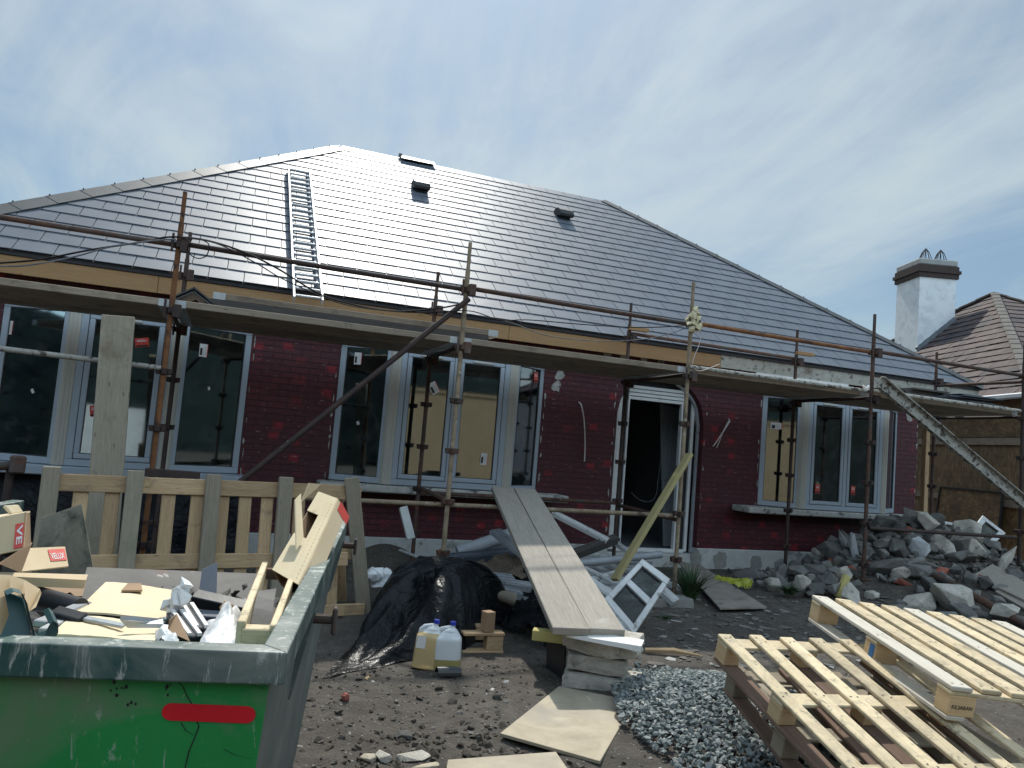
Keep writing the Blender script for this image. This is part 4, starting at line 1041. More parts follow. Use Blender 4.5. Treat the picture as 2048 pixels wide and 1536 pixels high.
for i in range(M_ + 1):
    f = i / M_
    for j in range(Nn):
        e = ringat(j / Nn); p = cen.lerp(e, f)
        tip = max(0, 1 - (e - V(ring[0])).length / .8) ** .7
        h = hgt * ((1 - f ** 3.6) * (1 - tip) + (1 - f) ** 2.2 * tip)
        lump = .07 * fbm(p.x * 1.9, p.y * 1.9, 3, 2) * (1 - f)
        an = j / Nn * 2 * PI
        fold = .05 * (.35 - abs(fbm(math.cos(an) * 2.4, math.sin(an) * 2.4, f * .7, 2)) * 2.2) * sm(f, .35, .8) * (1 - .6 * sm(f, .9, 1))
        cr = -.06 * abs(fbm(p.x * 2.6 + p.y, p.y * 2.6, 1 + h * 2, 1)) - .034 * abs(fbm(p.x * 6, p.y * 6 - p.x * 2, h * 5, 1)) - .014 * abs(fbm(p.x * 13 + p.y * 4, p.y * 12, h * 9, 1))
        z = max(h + lump + cr, gh(p.x, p.y) + .006 + .012 * abs(fbm(p.x * 9, p.y * 9, 2, 2)))
        w2 = fold * 1.5 + .015 * fbm(p.x * 4, p.y * 4, 8 + h * 3, 2) * sm(f, .2, .7)
        dr = (e - cen).normalized(); tp.v.append(V((p.x + dr.x * w2, p.y + dr.y * w2, z)))
for i in range(M_):
    for j in range(Nn):
        a = i * Nn + j; b = i * Nn + (j + 1) % Nn; tp.f.append([a, a + Nn, b + Nn, b]); tp.mi.append(0)
        tp.uv += [(tp.v[k].x, tp.v[k].y) for k in (a, a + Nn, b + Nn, b)]
o = tp.build('tarpaulin', 'poly', smooth=180); tag(o, 'crumpled black polythene sheet draped over a heap', 'tarpaulin')
# trailing sheet towards the ramp
t2 = MB(); nu, nv = 40, 16
c4 = [PZ(985, 1240, .02), PZ(1108, 1305, .02), PZ(1130, 1215, .02) + V((0, 0, .22)), PZ(1000, 1190, .02) + V((0, 0, .2))]
for i in range(nu + 1):
    for j in range(nv + 1):
        p = bil(c4, i / nu, j / nv); z = gh(p.x, p.y) + .012 + (p.z) * .9 + .16 * max(0, fbm(p.x * 3.5, p.y * 3.5, 4, 3)) + .05 * abs(fbm(p.x * 9, p.y * 9, 7, 3)); t2.v.append(V((p.x + .05 * fbm(p.x * 4, p.y * 4, 1), p.y + .05 * fbm(p.x * 4, p.y * 4, 6), z)))
for i in range(nu):
    for j in range(nv):
        a = i * (nv + 1) + j; f = [a, a + nv + 1, a + nv + 2, a + 1]; t2.f.append(f); t2.mi.append(0); t2.uv += [(t2.v[k].x, t2.v[k].y) for k in f]
tag(t2.build('tarpaulin', 'poly', smooth=180), 'smaller black polythene sheet trailing on the ground under the ramp', 'tarpaulin')
# jugs
def jug(px, py, hgt, lab, level, mats, rz, tilt=0):
    b = PZ(px, py, .012); b.z = gh(b.x, b.y) + .004; t = thing('jug', lab, 'jug', b); A_ = Matrix.Rotation(rz, 3, 'Z') @ Matrix.Rotation(tilt, 3, 'Y')
    wx, wy = .098, .075; n = 28
    prof = [(0, .90), (.012, .99), (.03, 1), (.10, 1), (.50, .99), (.64, .97), (.70, .90), (.78, .66), (.85, .40), (.885, .24), (.89, .20), (.95, .20)]
    def rg_(z, f, sq):
        o = []
        for k in range(n):
            a = 2 * PI * k / n; ca, sa = math.cos(a), math.sin(a); e = .45 if sq else .9
            x = math.copysign(abs(ca) ** e, ca) * wx * f; y = math.copysign(abs(sa) ** e, sa) * wy * (f if f > .5 else f * 1.25)
            if z > .7: x += (z - .7) / .25 * .030
            o.append(b + A_ @ V((x, y, z * hgt)))
        return o
    zs = []
    for (z0, f0), (z1, f1) in zip(prof, prof[1:]):
        for k in range(3): zs.append((z0 + (z1 - z0) * k / 3, f0 + (f1 - f0) * k / 3))
    zs.append(prof[-1])
    lo = [rg_(z, f, z < .7) for z, f in zs if z <= level]; hi = [lo[-1]] + [rg_(z, f, z < .7) for z, f in zs if z > level]
    q = MB(); q.rings(lo, True); q.build('liquid', mats[0], t, smooth=60)
    q = MB(); q.rings(hi, True); q.path([b + A_ @ V(p) for p in ((-.075, 0, hgt * .66), (-.072, 0, hgt * .78), (-.05, 0, hgt * .85), (0, 0, hgt * .885), (.02, 0, hgt * .88))], .014, 8); q.build('body', mats[1], t, smooth=60)
    q = MB(); c0 = b + A_ @ V((.03, 0, hgt * .935)); q.tube(c0, b + A_ @ V((.03, 0, hgt * 1.02)), .021, 14); q.build('cap', 'cap', t, smooth=40, bevel=.002)
    return t, A_, b
j, A_, b = jug(852, 1330, .325, 'tall plastic jug full of amber liquid in front of the black sheet', .77, ('jugamber', 'jugwhite'), -.35, .06)
q = MB(); nx_ = A_ @ V((0, -1, 0)); p = b + A_ @ V((-.055, -.0762, .14)); e = A_ @ V((1, 0, 0)); u_ = A_ @ V((0, 0, 1)); q.face([p - e * .03, p + e * .035, p + e * .035 + u_ * .085, p - e * .03 + u_ * .085]); q.build('label_patch', 'sticker', j)
jug(893, 1334, .315, 'milky white jug one third full beside the amber one', .30, ('jugpale', 'jugwhite'), -.35, -.03)
q = MB(); c = PZ(893, 1348, .02); rr = []
for k in range(9):
    a_ = PI * k / 8; rr.append([c + V((-.07 + .16 * s_, -.01 * s_, 0)) + V((.0, .045 * math.cos(a_), .05 * math.sin(a_))) for s_ in (0, .5, 1)])
for a, b_ in zip(rr, rr[1:]):
    for k in (0, 1): q.face([a[k], a[k + 1], b_[k + 1], b_[k]])
tag(q.build('rubber_flap', 'black', smooth=60), 'curled scrap of black rubber at the foot of the white jug', 'rubber scrap')
# small pallet end poking out from under the sheet
sp = thing('small_pallet', 'corner of a low pallet poking out from under the black sheet', 'pallet', PZ(970, 1308, 0)); a = PZ(925, 1309, 0); b = PZ(1007, 1308, 0); d2 = (b - a).normalized(); bd = V((-d2.y, d2.x, 0))
for z, h in ((.012, .022), (.145, .022)):
    q = MB(); q.beam(a + V((0, 0, z)) + bd * .05, b + V((0, 0, z)) + bd * .05, .10, h); q.build('board', 'pallettan', sp, bevel=.004)
q = MB(); q.box(b - d2 * .07 + bd * .06 + V((0, 0, .0785)), (.13, .10, .11), math.atan2(d2.y, d2.x)); q.build('block', 'pallettan', sp, bevel=.004)
q = MB(); q.box(a + d2 * .25 + bd * .35 + V((0, 0, .0785)), (.13, .10, .11), math.atan2(d2.y, d2.x)); q.build('block', 'pallettan', sp, bevel=.004)
q = MB(); c = PZ(985, 1265, .18); q.box((c.x, c.y + .12, .235), (.08, .08, .15), .3); tag(q.build('carton', 'carddark', bevel=.004), 'small brown carton standing on the low pallet behind the jugs', 'carton')

# ------------------------------------------------------------------ ramp on its blocks
def lump(name, lab, c, s, rz, seed, mat='concrete', rough=.02, cat='concrete block', box=.86, n=3):
    bm = bmesh.new(); bmesh.ops.create_cube(bm, size=2); bmesh.ops.subdivide_edges(bm, edges=bm.edges, cuts=2 ** n, use_grid_fill=True)
    A_ = Matrix.Rotation(rz, 3, 'Z'); q = MB(); c = V(c)
    for v in bm.verts:
        p = v.co; l = p.normalized() * 1.25; r = p.lerp(l, 1 - box)
        nz = noise.fractal(V((p.x * 1.7 + seed, p.y * 1.7, p.z * 1.2)), 1, 2, 5) * rough + abs(noise.fractal(V((p.x * 4 + seed, p.y * 4, p.z * 3)), 1, 2, 3)) * rough * .5
        q.v.append(c + A_ @ V((r.x * s[0], r.y * s[1], r.z * s[2])) + A_ @ (p.normalized() * nz))
    bm.verts.index_update()
    for f in bm.faces: q.f.append([v.index for v in f.verts]); q.mi.append(0); q.uv += [(v.co.x, v.co.y) for v in f.verts]
    bm.free(); return tag(q.build(name, mat, smooth=50), lab, cat)
a = PZ(1122, 1372, 0); b = PZ(1282, 1400, 0); e = (b - a).normalized(); rz = math.atan2(e.y, e.x); mid_ = (a + b) / 2 + V((-e.y, e.x, 0)) * .06
lump('concrete_block', 'lowest of the three concrete blocks under the ramp end', (mid_.x, mid_.y, .055), (.25, .145, .060), rz + .02, 1, rough=.014, box=.90)
lump('concrete_block', 'middle one of the three concrete blocks under the ramp end', (mid_.x - .025, mid_.y + .045, .184), (.195, .125, .050), rz + .09, 2, rough=.016, box=.88)
lump('concrete_block', 'broken topmost concrete block with the white strip on it', (mid_.x + .005, mid_.y + .035, .316), (.25, .14, .062), rz - .04, 3, rough=.035, box=.80)
q = MB(); a1 = PZ(1133, 1268, .405); b1 = PZ(1283, 1292, .405); d2 = (b1 - a1).normalized(); bd = V((-d2.y, d2.x, 0))
q.slab([a1, b1, b1 + bd * .12 + V((0, 0, .012)), a1 + bd * .12 + V((0, 0, .012))], .006); q.slab([a1 - bd * .003, b1 - bd * .003, b1 - bd * .002 - V((0, 0, .035)), a1 - bd * .002 - V((0, 0, .018))], .004)
tag(q.build('plastic_strip', 'white'), 'bright white plastic strip on the topmost concrete block', 'plastic strip')
zt_ = .40
for k, (pb, pt, lab) in enumerate((((1142, 1264), (1004, 978), 'left cracked grey plank of the ramp up from the concrete blocks'), ((1214, 1266), (1049, 981), 'right smooth grey plank of the ramp up from the concrete blocks'))):
    b = PZ(pb[0], pb[1], zt_ + .03); t = PY(pt[0], pt[1], 7.85)
    loose('ramp_plank', lab, b, t, .243, .05, 'boardgrey', False, 'plank')
a = PZ(1072, 1272, .30); b = PZ(1125, 1280, .30); loose('timber_offcut', 'pale yellow timber offcut beside the ramp foot', a + V((0, .06, 0)), b + V((.05, .06, 0)), .10, .07, 'yellowwood', False, 'timber')
a = PZ(1098, 1340, .0); b = PZ(1128, 1368, 0); q = MB(); q.hexa([(a.x - .02, a.y, .0), (b.x, b.y, 0), (b.x + .05, b.y + .1, 0), (a.x + .02, a.y + .1, 0)], [(a.x - .02, a.y + .05, .29), (b.x, b.y + .05, .29), (b.x + .05, b.y + .1, .29), (a.x + .02, a.y + .14, .29)])
tag(q.build('black_board', 'black', bevel=.005), 'dark upright board propped beside the concrete blocks', 'board')

# ------------------------------------------------------------------ old upvc windows
def qframe(name, lab, c4, n, bw, th, panes, mat='dirtywhite', open_=()):
    """frame over a quad c4 (uv 00,10,11,01); panes = list of v splits; n = outward normal"""
    n = V(n).normalized(); t = thing(name, lab, 'window', (c4[0] + c4[1] + c4[2] + c4[3]) / 4 - V((0, 0, .1)))
    Lu = (c4[1] - c4[0]).length; Lv = (c4[3] - c4[0]).length; fu, fv = bw / Lu, bw / Lv
    q = MB()
    def bar(u0, u1, v0, v1, mb, o=0, tt=th):
        p = [bil(c4, u0, v0), bil(c4, u1, v0), bil(c4, u1, v1), bil(c4, u0, v1)]; mb.hexa([x + n * (o - tt) for x in p], [x + n * o for x in p])
    bar(0, 1, 0, fv, q); bar(0, 1, 1 - fv, 1, q); bar(0, fu, fv, 1 - fv, q); bar(1 - fu, 1, fv, 1 - fv, q)
    vs = [fv] + [x for s in panes for x in (s - fv * .5, s + fv * .5)] + [1 - fv]
    for s in panes: bar(fu, 1 - fu, s - fv * .5, s + fv * .5, q, -.003)
    q.build('frame', mat, t, bevel=.006)
    for k in range(0, len(vs), 2):
        gl = MB(); bar(fu, 1 - fu, vs[k], vs[k + 1], gl, -th * .45, .008); gl.build('pane', 'glassold', t)
        b_ = MB(); e1, e2 = fu * .22, fv * .22
        bar(fu, 1 - fu, vs[k], vs[k] + e2, b_, -th * .2, .02); bar(fu, 1 - fu, vs[k + 1] - e2, vs[k + 1], b_, -th * .2, .02); bar(fu, fu + e1, vs[k] + e2, vs[k + 1] - e2, b_, -th * .2, .02); bar(1 - fu - e1, 1 - fu, vs[k] + e2, vs[k + 1] - e2, b_, -th * .2, .02)
        b_.build('gasket', 'gasket', t)
    return t
B0 = PZ(1268, 1272, .03); nn_ = V((-.30, -.80, .55)).normalized()
c4 = [PP(x, y, B0, nn_) for x, y in ((1208, 1197), (1268, 1270), (1341, 1158), (1285, 1117))]
qframe('old_window', 'old white two pane window leaning at an angle under the ramp', c4, nn_, .058, .07, (.52,))
B1 = PY(1935, 1110, 9.2); n2 = V((-.35, -.75, .55)).normalized()
c4 = [PP(x, y, B1, n2) for x, y in ((1905, 1112), (1948, 1122), (2012, 1066), (1966, 1030))]
qframe('old_window', 'larger discarded window frame propped behind the rubble heap at the right', c4, n2, .07, .07, ())
c4 = [PP(x, y, B1 + V((0, .35, 0)), n2) for x, y in ((1872, 1078), (1922, 1096), (1942, 1052), (1888, 1042))]
qframe('old_window', 'smaller discarded window frame left of the larger one by the boarded wall', c4, n2, .055, .06, ())
hp = EN + OUT * (WO - .14); q = MB(); c4 = [PP(x, y, hp, OUT) for x, y in ((1866, 1072), (1996, 1084), (2006, 986), (1882, 974))]; t = thing('leaning_sheet', 'brown sheet with black edges leaning on the boarded wall at the right', 'sheet', c4[0])
q.hexa([p + OUT * .02 for p in c4], c4); q.build('sheet', 'osb', t)
for a, b in zip(c4, c4[1:] + c4[:1]):
    q = MB(); q.beam(a - OUT * .005, b - OUT * .005, .035, .03, (0, 0, 1)); q.build('edge', 'blackmatt', t)
# long pale upvc sections lying around the ramp
def strip(lab, a, b, wd, th, mat='dirtywhite', name='pvc_section', up=(0, -.4, 1), ridges=2, cat='plastic trim'):
    q = MB(); a, b = V(a), V(b); q.beam(a, b, wd, th, up); d = (b - a).normalized(); sd = d.cross(V(up)).normalized(); u_ = sd.cross(d)
    for k in range(ridges):
        o_ = sd * (wd * (-.32 + .64 * k / max(1, ridges - 1))) + u_ * (th / 2 + .005); q.beam(a + o_ + d * .01, b + o_ - d * .01, wd * .14, .012, up)
    return tag(q.build(name, mat, bevel=.003), lab, cat)
strip('long white plastic section sloping down towards the doorway foot', PY(1105, 1026, 8.6), PY(1215, 1082, 8.1), .09, .05)
strip('dark square downpipe resting across the white section near the doorway', PY(1140, 1112, 8.0), PY(1232, 1078, 8.2), .09, .10, 'boarddark', 'dark_section')
strip('white plastic section with rounded end in the pile right of the ramp', PY(1166, 1130, 7.9), PY(1262, 1118, 7.9), .05, .05)
strip('thin white trim near the bottom of the pile right of the ramp', PY(1168, 1136, 7.3), PY(1225, 1165, 7.1), .05, .03)
strip('wide ridged white trim at the bottom of the pile right of the ramp', PY(1172, 1158, 6.9), PY(1222, 1190, 6.7), .13, .03, ridges=4)
strip('long white trim running beneath the old two pane window', PY(1200, 1196, 6.2), PY(1262, 1280, 5.6), .06, .04)
strip('white trim lying from the doorway sill to the pile', PY(1215, 1075, 8.6), PY(1262, 1108, 8.1), .07, .04)
strip('short stack of grooved grey trim resting against the upright', PY(1312, 1170, 7.1), PY(1350, 1205, 6.9), .12, .06, ridges=4)
strip('wide ribbed grey plastic panel left under the ramp', PY(990, 1062, 8.0), PY(1050, 1110, 7.5), .16, .04, 'gutter', ridges=4)
rg = random.Random(55)
for k in range(20):
    x, y = rg.uniform(1150, 1275), rg.uniform(1098, 1195); yy = 8.5 - (y - 1090) / 110 * 1.7
    p = PG(x, y, .06 + .12 * rg.random()); a_ = rg.choice((-.5, -.3, .1, .35, 2.3)) + rg.uniform(-.25, .25); L2 = rg.uniform(.25, .6); dv = V((math.cos(a_), math.sin(a_), rg.uniform(-.15, .2))) * L2
    w_ = k % 2 == 0
    o = strip('thin white plastic strip tangled in the pile between ramp and doorway' if w_ else 'grey plastic offcut tangled in the pile between ramp and doorway', p - dv * 1.2, p + dv * 1.2, rg.uniform(.05, .11), rg.uniform(.02, .05), 'dirtywhite' if w_ else 'gutter', ridges=2 if w_ else 0); o['group'] = 'white strips in the pile by the doorway' if w_ else 'grey offcuts in the pile by the doorway'
for k in range(12):
    p = PG(rg.uniform(950, 1060), rg.uniform(1150, 1215), .05 + .10 * rg.random()); a_ = rg.uniform(-.6, .5); dv = V((math.cos(a_), math.sin(a_), rg.uniform(-.1, .1))) * rg.uniform(.12, .32)
    o = strip('short grey plastic offcut in the litter between the black heap and the ramp', p - dv, p + dv, rg.uniform(.05, .09), rg.uniform(.03, .06), 'gutter' if k % 3 else 'dirtywhite', ridges=0); o['group'] = 'offcuts between the black heap and the ramp'
q = MB(); q.path([PY(1150, 1127, 7.7), PY(1200, 1122, 7.7), PY(1322, 1109, 7.75)], .042, 14, cap=True); tag(q.build('drain_pipe', 'gutter', smooth=40), 'round grey plastic pipe lying across the pile by the doorway', 'pipe')
q = MB(); q.path([PY(915, 1105, 8.5), PY(1040, 1062, 8.5)], .075, 14); tag(q.build('drain_pipe', 'gutter', smooth=40), 'thick grey plastic pipe behind the black heap left of the ramp', 'pipe')
strip('long dark grey gutter length behind the black heap', PY(890, 1122, 8.0), PY(1050, 1106, 8.0), .12, .12, 'bluegrey')
strip('grey gutter length lying below the thick grey pipe', PY(930, 1106, 8.7), PY(1060, 1090, 8.6), .07, .06, 'gutter')
for k, (x0, y0, x1, y1, yy) in enumerate(((950, 1151, 1025, 1160, 6.9), (968, 1163, 1060, 1175, 6.7), (985, 1180, 1040, 1190, 6.6), (955, 1158, 1000, 1172, 6.8))):
    strip(('uppermost', 'longest', 'lowest', 'shortest')[k] + ' of the grey plastic lengths piled beside the black heap', PY(x0, y0, yy), PY(x1, y1, yy + .1), .08, .07, 'gutter')
q = MB(); q.path([PY(990, 1186, 6.5), PY(1030, 1200, 6.45)], .06, 12); tag(q.build('cardboard_tube', 'boardpale', smooth=40), 'short pale tube under the plastic lengths by the black heap', 'tube')
bl_ = MB(); c4 = [PY(935, 1150, 7.2), PY(1050, 1150, 7.2), PY(1060, 1118, 7.7), PY(940, 1120, 7.7)]
for i in range(21):
    for j in range(13):
        p = bil(c4, i / 20, j / 12); bl_.v.append(p + V((.05 * fbm(p.x * 5, p.y * 5, 3), -.06 * j / 12 * 0, .14 * fbm(p.x * 4, p.y * 4, 2, 3) + .05 * fbm(p.x * 12, p.y * 12, 2, 2))))
for i in range(20):
    for j in range(12):
        a = i * 13 + j; f = [a, a + 13, a + 14, a + 1]; bl_.f.append(f); bl_.mi.append(0); bl_.uv += [(bl_.v[k].x, bl_.v[k].y) for k in f]
tag(bl_.build('sacking', 'burlap', smooth=60), 'crumpled brown sacking under the grey pipes by the ramp', 'sacking')
a = PY(806, 1014, 8.4); b = PY(822, 1078, 8.3); strip('white plastic offcut standing against the red wall behind the black heap', b, a, .09, .07, ridges=0, up=(0, -1, 0))
strip('thin white lath propped by the plinth behind the black heap', PY(800, 1100, 8.9), PY(856, 1122, 8.0), .03, .02, ridges=0)
q = MB(); rg = random.Random(21); c = PY(762, 1160, 7.0)
for k in range(7): q.hull(stone_pts(c + V((rg.uniform(-.12, .12), rg.uniform(-.1, .1), rg.uniform(-.10, .07))), (.09, .075, .07), 16, rg, None, .2))
tag(q.build('plastic_bag', 'bag'), 'white plastic bag on the ground behind the black heap', 'bag')

# ------------------------------------------------------------------ sheets on the ground
def sheet(lab, px, z, th, mat, name='plywood_sheet', dz=None):
    c = [PZ(x, y, z + (dz[k] if dz else 0)) for k, (x, y) in enumerate(px)]; q = MB(); q.slab(c, th); return tag(q.build(name, mat, bevel=.002), lab, 'sheet')
sheet('pale plywood sheet lying on the dirt in front of the concrete blocks', ((1000, 1466), (1118, 1372), (1270, 1402), (1200, 1522)), .05, .018, 'ply', dz=(.0, .0, .015, .0))
sheet('pale plywood sheet cut by the bottom edge of the picture', ((896, 1519), (1112, 1503), (1165, 1580), (880, 1600)), .05, .018, 'ply')
sheet('muddy grey sheet laid as a path from the doorway', ((1352, 1120), (1440, 1216), (1534, 1214), (1406, 1133)), .06, .02, 'plygrey', 'walkway_sheet', (.10, .02, .02, .10))
def gsheet(lab, px, off, th, mat, name):
    c = [PG(x, y, off) for x, y in px]; n = (c[1] - c[0]).cross(c[2] - c[0]).normalized(); c[3] = c[3] - n * (c[3] - c[0]).dot(n)
    q = MB(); q.slab(c, th); return tag(q.build(name, mat, bevel=.003), lab, 'plank')
gsheet('rough grey plank at the right edge beside the rubble heap', ((1945, 1150), (2060, 1205), (2080, 1180), (1985, 1132)), .07, .03, 'boardgrey', 'plank')
gsheet('lower grey plank under the first at the right edge', ((1990, 1182), (2070, 1228), (2085, 1212), (2005, 1172)), .04, .03, 'boardgrey', 'plank')
a = PG(1868, 1150, .10); b = PG(2060, 1255, .06); q = MB(); q.path([a, a.lerp(b, .3) + V((0, 0, .01)), b], .042, 12); tag(q.build('rusty_pipe', 'rust', smooth=40), 'rusty pipe lying on the rubble at the right edge', 'pipe')
a = PZ(1345, 1222, .0); lump('concrete_pad', 'low mossy concrete pad under the upright before the doorway', (a.x + .02, a.y + .14, .045), (.24, .13, .075), -.1, 9, 'dab', .01, 'concrete pad', .95)
a = PZ(1690, 1190, .22); q = MB(); q.beam(PG(1676, 1196, .0), PG(1676, 1196, .0) + V((.14, .02, .26)), .09, .05, (0, -1, 0)); tag(q.build('timber_stub', 'yellowwood', bevel=.004), 'short yellow timber stub sticking up behind the upper pallet', 'timber')
q = MB(); a = PZ(1290, 1300, .03); b = PZ(1405, 1312, .03); q.path([a, a.lerp(b, .5) + V((0, 0, .02)), b], [.02, .025, .006], 6); tag(q.build('wood_splinter', 'pallettan'), 'long splinter of wood on the bare earth right of the concrete blocks', 'wood scrap')
# yellow bag
q = MB(); nu, nv = 22, 14; c4 = [PZ(1424, 1168, .06), PZ(1500, 1184, .06), PZ(1505, 1164, .16), PZ(1432, 1156, .14)]
for i in range(nu + 1):
    for j in range(nv + 1):
        p = bil(c4, i / nu, j / nv); q.v.append(p + V((.03 * fbm(p.x * 6, p.y * 6, 1), .0, .02 + .10 * abs(fbm(p.x * 5, p.y * 5, 2, 3)) + .02 * fbm(p.x * 14, p.y * 14, 2, 2))))
for i in range(nu):
    for j in range(nv):
        a = i * (nv + 1) + j; f = [a, a + nv + 1, a + nv + 2, a + 1]; q.f.append(f); q.mi.append(0); q.uv += [(q.v[k].x, q.v[k].y) for k in f]
yb = tag(q.build('yellow_bag', 'yellow', smooth=60), 'crumpled bright yellow bag by the walkway sheet', 'bag')
p = PZ(1466, 1183, .11) + V((0, -.02, .03)); lettering(yb, 'SA MARK', p, (.9, -.25, .0), (-.1, .5, .8), .26, .05, 'ink', bold=.01)
# plants
def tuft(lab, c, n, h, mat, seed, spread=1.0, name='grass_tuft'):
    rg = random.Random(seed); q = MB(); c = V(c)
    for k in range(n):
        a = rg.random() * 2 * PI; l = h * rg.uniform(.6, 1.1); w = rg.uniform(.006, .011); lean = rg.uniform(.15, 1.0) * spread; dv = V((math.cos(a), math.sin(a), 0)); sv = V((-dv.y, dv.x, 0)); st = c + dv * rg.uniform(0, .06)
        pts = [st + dv * (lean * l * s ** 1.6) + V((0, 0, l * (s - .38 * lean * s * s))) for s in (0, .33, .66, 1)]
        for (p0, w0), (p1, w1) in zip(zip(pts, (w, w, w * .7)), zip(pts[1:], (w, w * .7, .0008))): q.face([p0 - sv * w0, p0 + sv * w0, p1 + sv * w1, p1 - sv * w1])
    return tag(q.build(name, mat), lab, 'plant')
c = PZ(1378, 1205, .02); tuft('spiky dark green plant at the edge of the walkway sheet', c, 170, .46, 'green', 3, 1.0, 'spiky_plant')
c = PZ(1578, 1200, .05); tuft('low green weeds in front of the rubble heap', c + V((0, 0, gh(c.x, c.y))), 160, .13, 'green', 4, 1.6, 'weeds')
c = PZ(1330, 1240, .0); tuft('small green weeds below the concrete pad', c, 60, .06, 'green', 6, 1.6, 'weeds')
c = PZ(1990, 1170, .4)

# ------------------------------------------------------------------ rubble heap
def solid(name, lab, px, py, Yd, s, seed, mat='stone', n=16, cat='stone', box=.6, group=None, bev=.012, rot=None):
    rg = random.Random(seed); c = PG(px, py, s[2] * .55, Yd); q = MB(); q.hull(stone_pts(c, s, n, rg, rot, box)); return tag(q.build(name, mat, bevel=bev), lab, cat, group)
solid('stone', 'big stone perched at the top left of the rubble heap', 1755, 1050, 8.6, (.17, .14, .12), 1)
solid('stone', 'large pale stone at the very top of the rubble heap', 1828, 1040, 8.8, (.26, .16, .12), 2, 'concrete', 18)
solid('plaster_slab', 'white plastered slab facing out in the middle of the rubble heap', 1838, 1096, 8.05, (.20, .06, .17), 3, 'plaster', 14, 'rubble', .7)
solid('plaster_slab', 'small white plaster piece just above the large plastered slab', 1822, 1068, 8.4, (.13, .05, .06), 4, 'plaster', 12, 'rubble')
solid('stone', 'tall slab like stone leaning at the left of the rubble heap', 1690, 1092, 8.3, (.24, .08, .26), 5, 'stone', 16)
solid('plaster_slab', 'bluish white edged slab behind the upright at the left of the heap', 1712, 1098, 8.1, (.08, .10, .28), 6, 'gutterwhite', 14, 'rubble')
solid('stone', 'broad pointed stone in the front of the rubble heap', 1775, 1140, 7.5, (.27, .17, .15), 7, n=18)
solid('stone', 'blocky stone right of the white plastered slab', 1890, 1095, 8.2, (.25, .17, .13), 8, 'concrete', 18)
solid('concrete_block', 'flat topped concrete block propped at the right of the rubble heap', 1945, 1100, 8.1, (.28, .16, .16), 9, 'concrete', 14, 'concrete block', .85)
solid('concrete_block', 'large flat pale concrete lump behind the upper pallet', 1912, 1196, 5.9, (.38, .30, .17), 10, 'concrete', 20, 'concrete block', .8, rot=Matrix.Rotation(.5, 3, 'Z') @ Matrix.Rotation(.18, 3, 'X'))
solid('concrete_block', 'ragged concrete piece left of the large flat lump', 1835, 1208, 5.8, (.22, .18, .13), 11, 'concrete', 20, 'concrete block')
solid('concrete_post', 'short thick concrete post leaning at the right edge of the heap', 2012, 1118, 7.4, (.07, .07, .30), 12, 'concrete', 16, 'concrete post', .9, rot=Matrix.Rotation(.8, 3, 'Y'))
solid('stone', 'square cornered stone beside the plinth at the left foot of the heap', 1572, 1150, 8.6, (.15, .12, .12), 13)
solid('stone', 'yellowish wedge stone at the left foot of the heap', 1600, 1170, 7.6, (.12, .10, .15), 14, 'concrete')
solid('red_slab', 'long broken red tile among the stones in front of the heap', 1803, 1166, 6.9, (.17, .08, .04), 15, 'redtile', 14, 'tile', .8)
solid('white_chip', 'bright white chip on the rubble near the rusty pipe', 1994, 1225, 5.6, (.05, .04, .02), 16, 'plaster', 10, 'rubble')
rg = random.Random(77); placed = []
tries = 0
while len(placed) < 290 and tries < 14000:
    tries += 1
    u = rg.random()
    if u < .62: x, y = rg.gauss(9.4, .95), rg.gauss(8.3, .6)
    elif u < .85: x, y = rg.uniform(6.3, 9), rg.uniform(7.0, 9.2)
    else: x, y = rg.uniform(6.8, 9.6), rg.uniform(5.6, 7.2)
    if y > 9.25 or x > 10.75 or x < 6.2: continue
    if x < 7.3 and y > 8.6 and x < 6.9: continue
    s = min(.25, max(.05, rg.lognormvariate(-2.05, .45)))
    s *= .92 if math.hypot((x - 9.5) / 1.5, (y - 8.5) / 1.0) < 1 else .6
    if any((x - a) ** 2 + (y - b) ** 2 < (.55 * (s + c)) ** 2 for a, b, c in placed): continue
    placed.append((x, y, s))
placed.sort(key=lambda k: -k[2])
for k, (x, y, s) in enumerate(placed):
    rg2 = random.Random(k + 500); q = MB(); q.hull(stone_pts((x, y, gh(x, y) + s * (.45 if s < .12 else .6)), (s * rg2.uniform(.9, 1.35), s * rg2.uniform(.8, 1.1), s * rg2.uniform(.6, .95)), 13, rg2, None, .62))
    big = 'larger' if s > .12 else 'smaller'
    m = 'stone' if rg2.random() < .9 else ('redtile' if s < .11 and rg2.random() < .6 else 'concrete')
    lab = {'stone': f'{big} rough grey stone among the rubble in front of the right bay window', 'concrete': f'{big} pale lump of broken concrete among the rubble stones', 'redtile': f'{big} broken piece of red brick among the rubble stones'}[m]
    tag(q.build('stone' if m == 'stone' else ('concrete_lump' if m == 'concrete' else 'brick_piece'), m, bevel=.01), lab, 'stone' if m == 'stone' else 'rubble', lab.replace('stone ', 'stones ').replace('lump', 'lumps').replace('piece', 'pieces'))

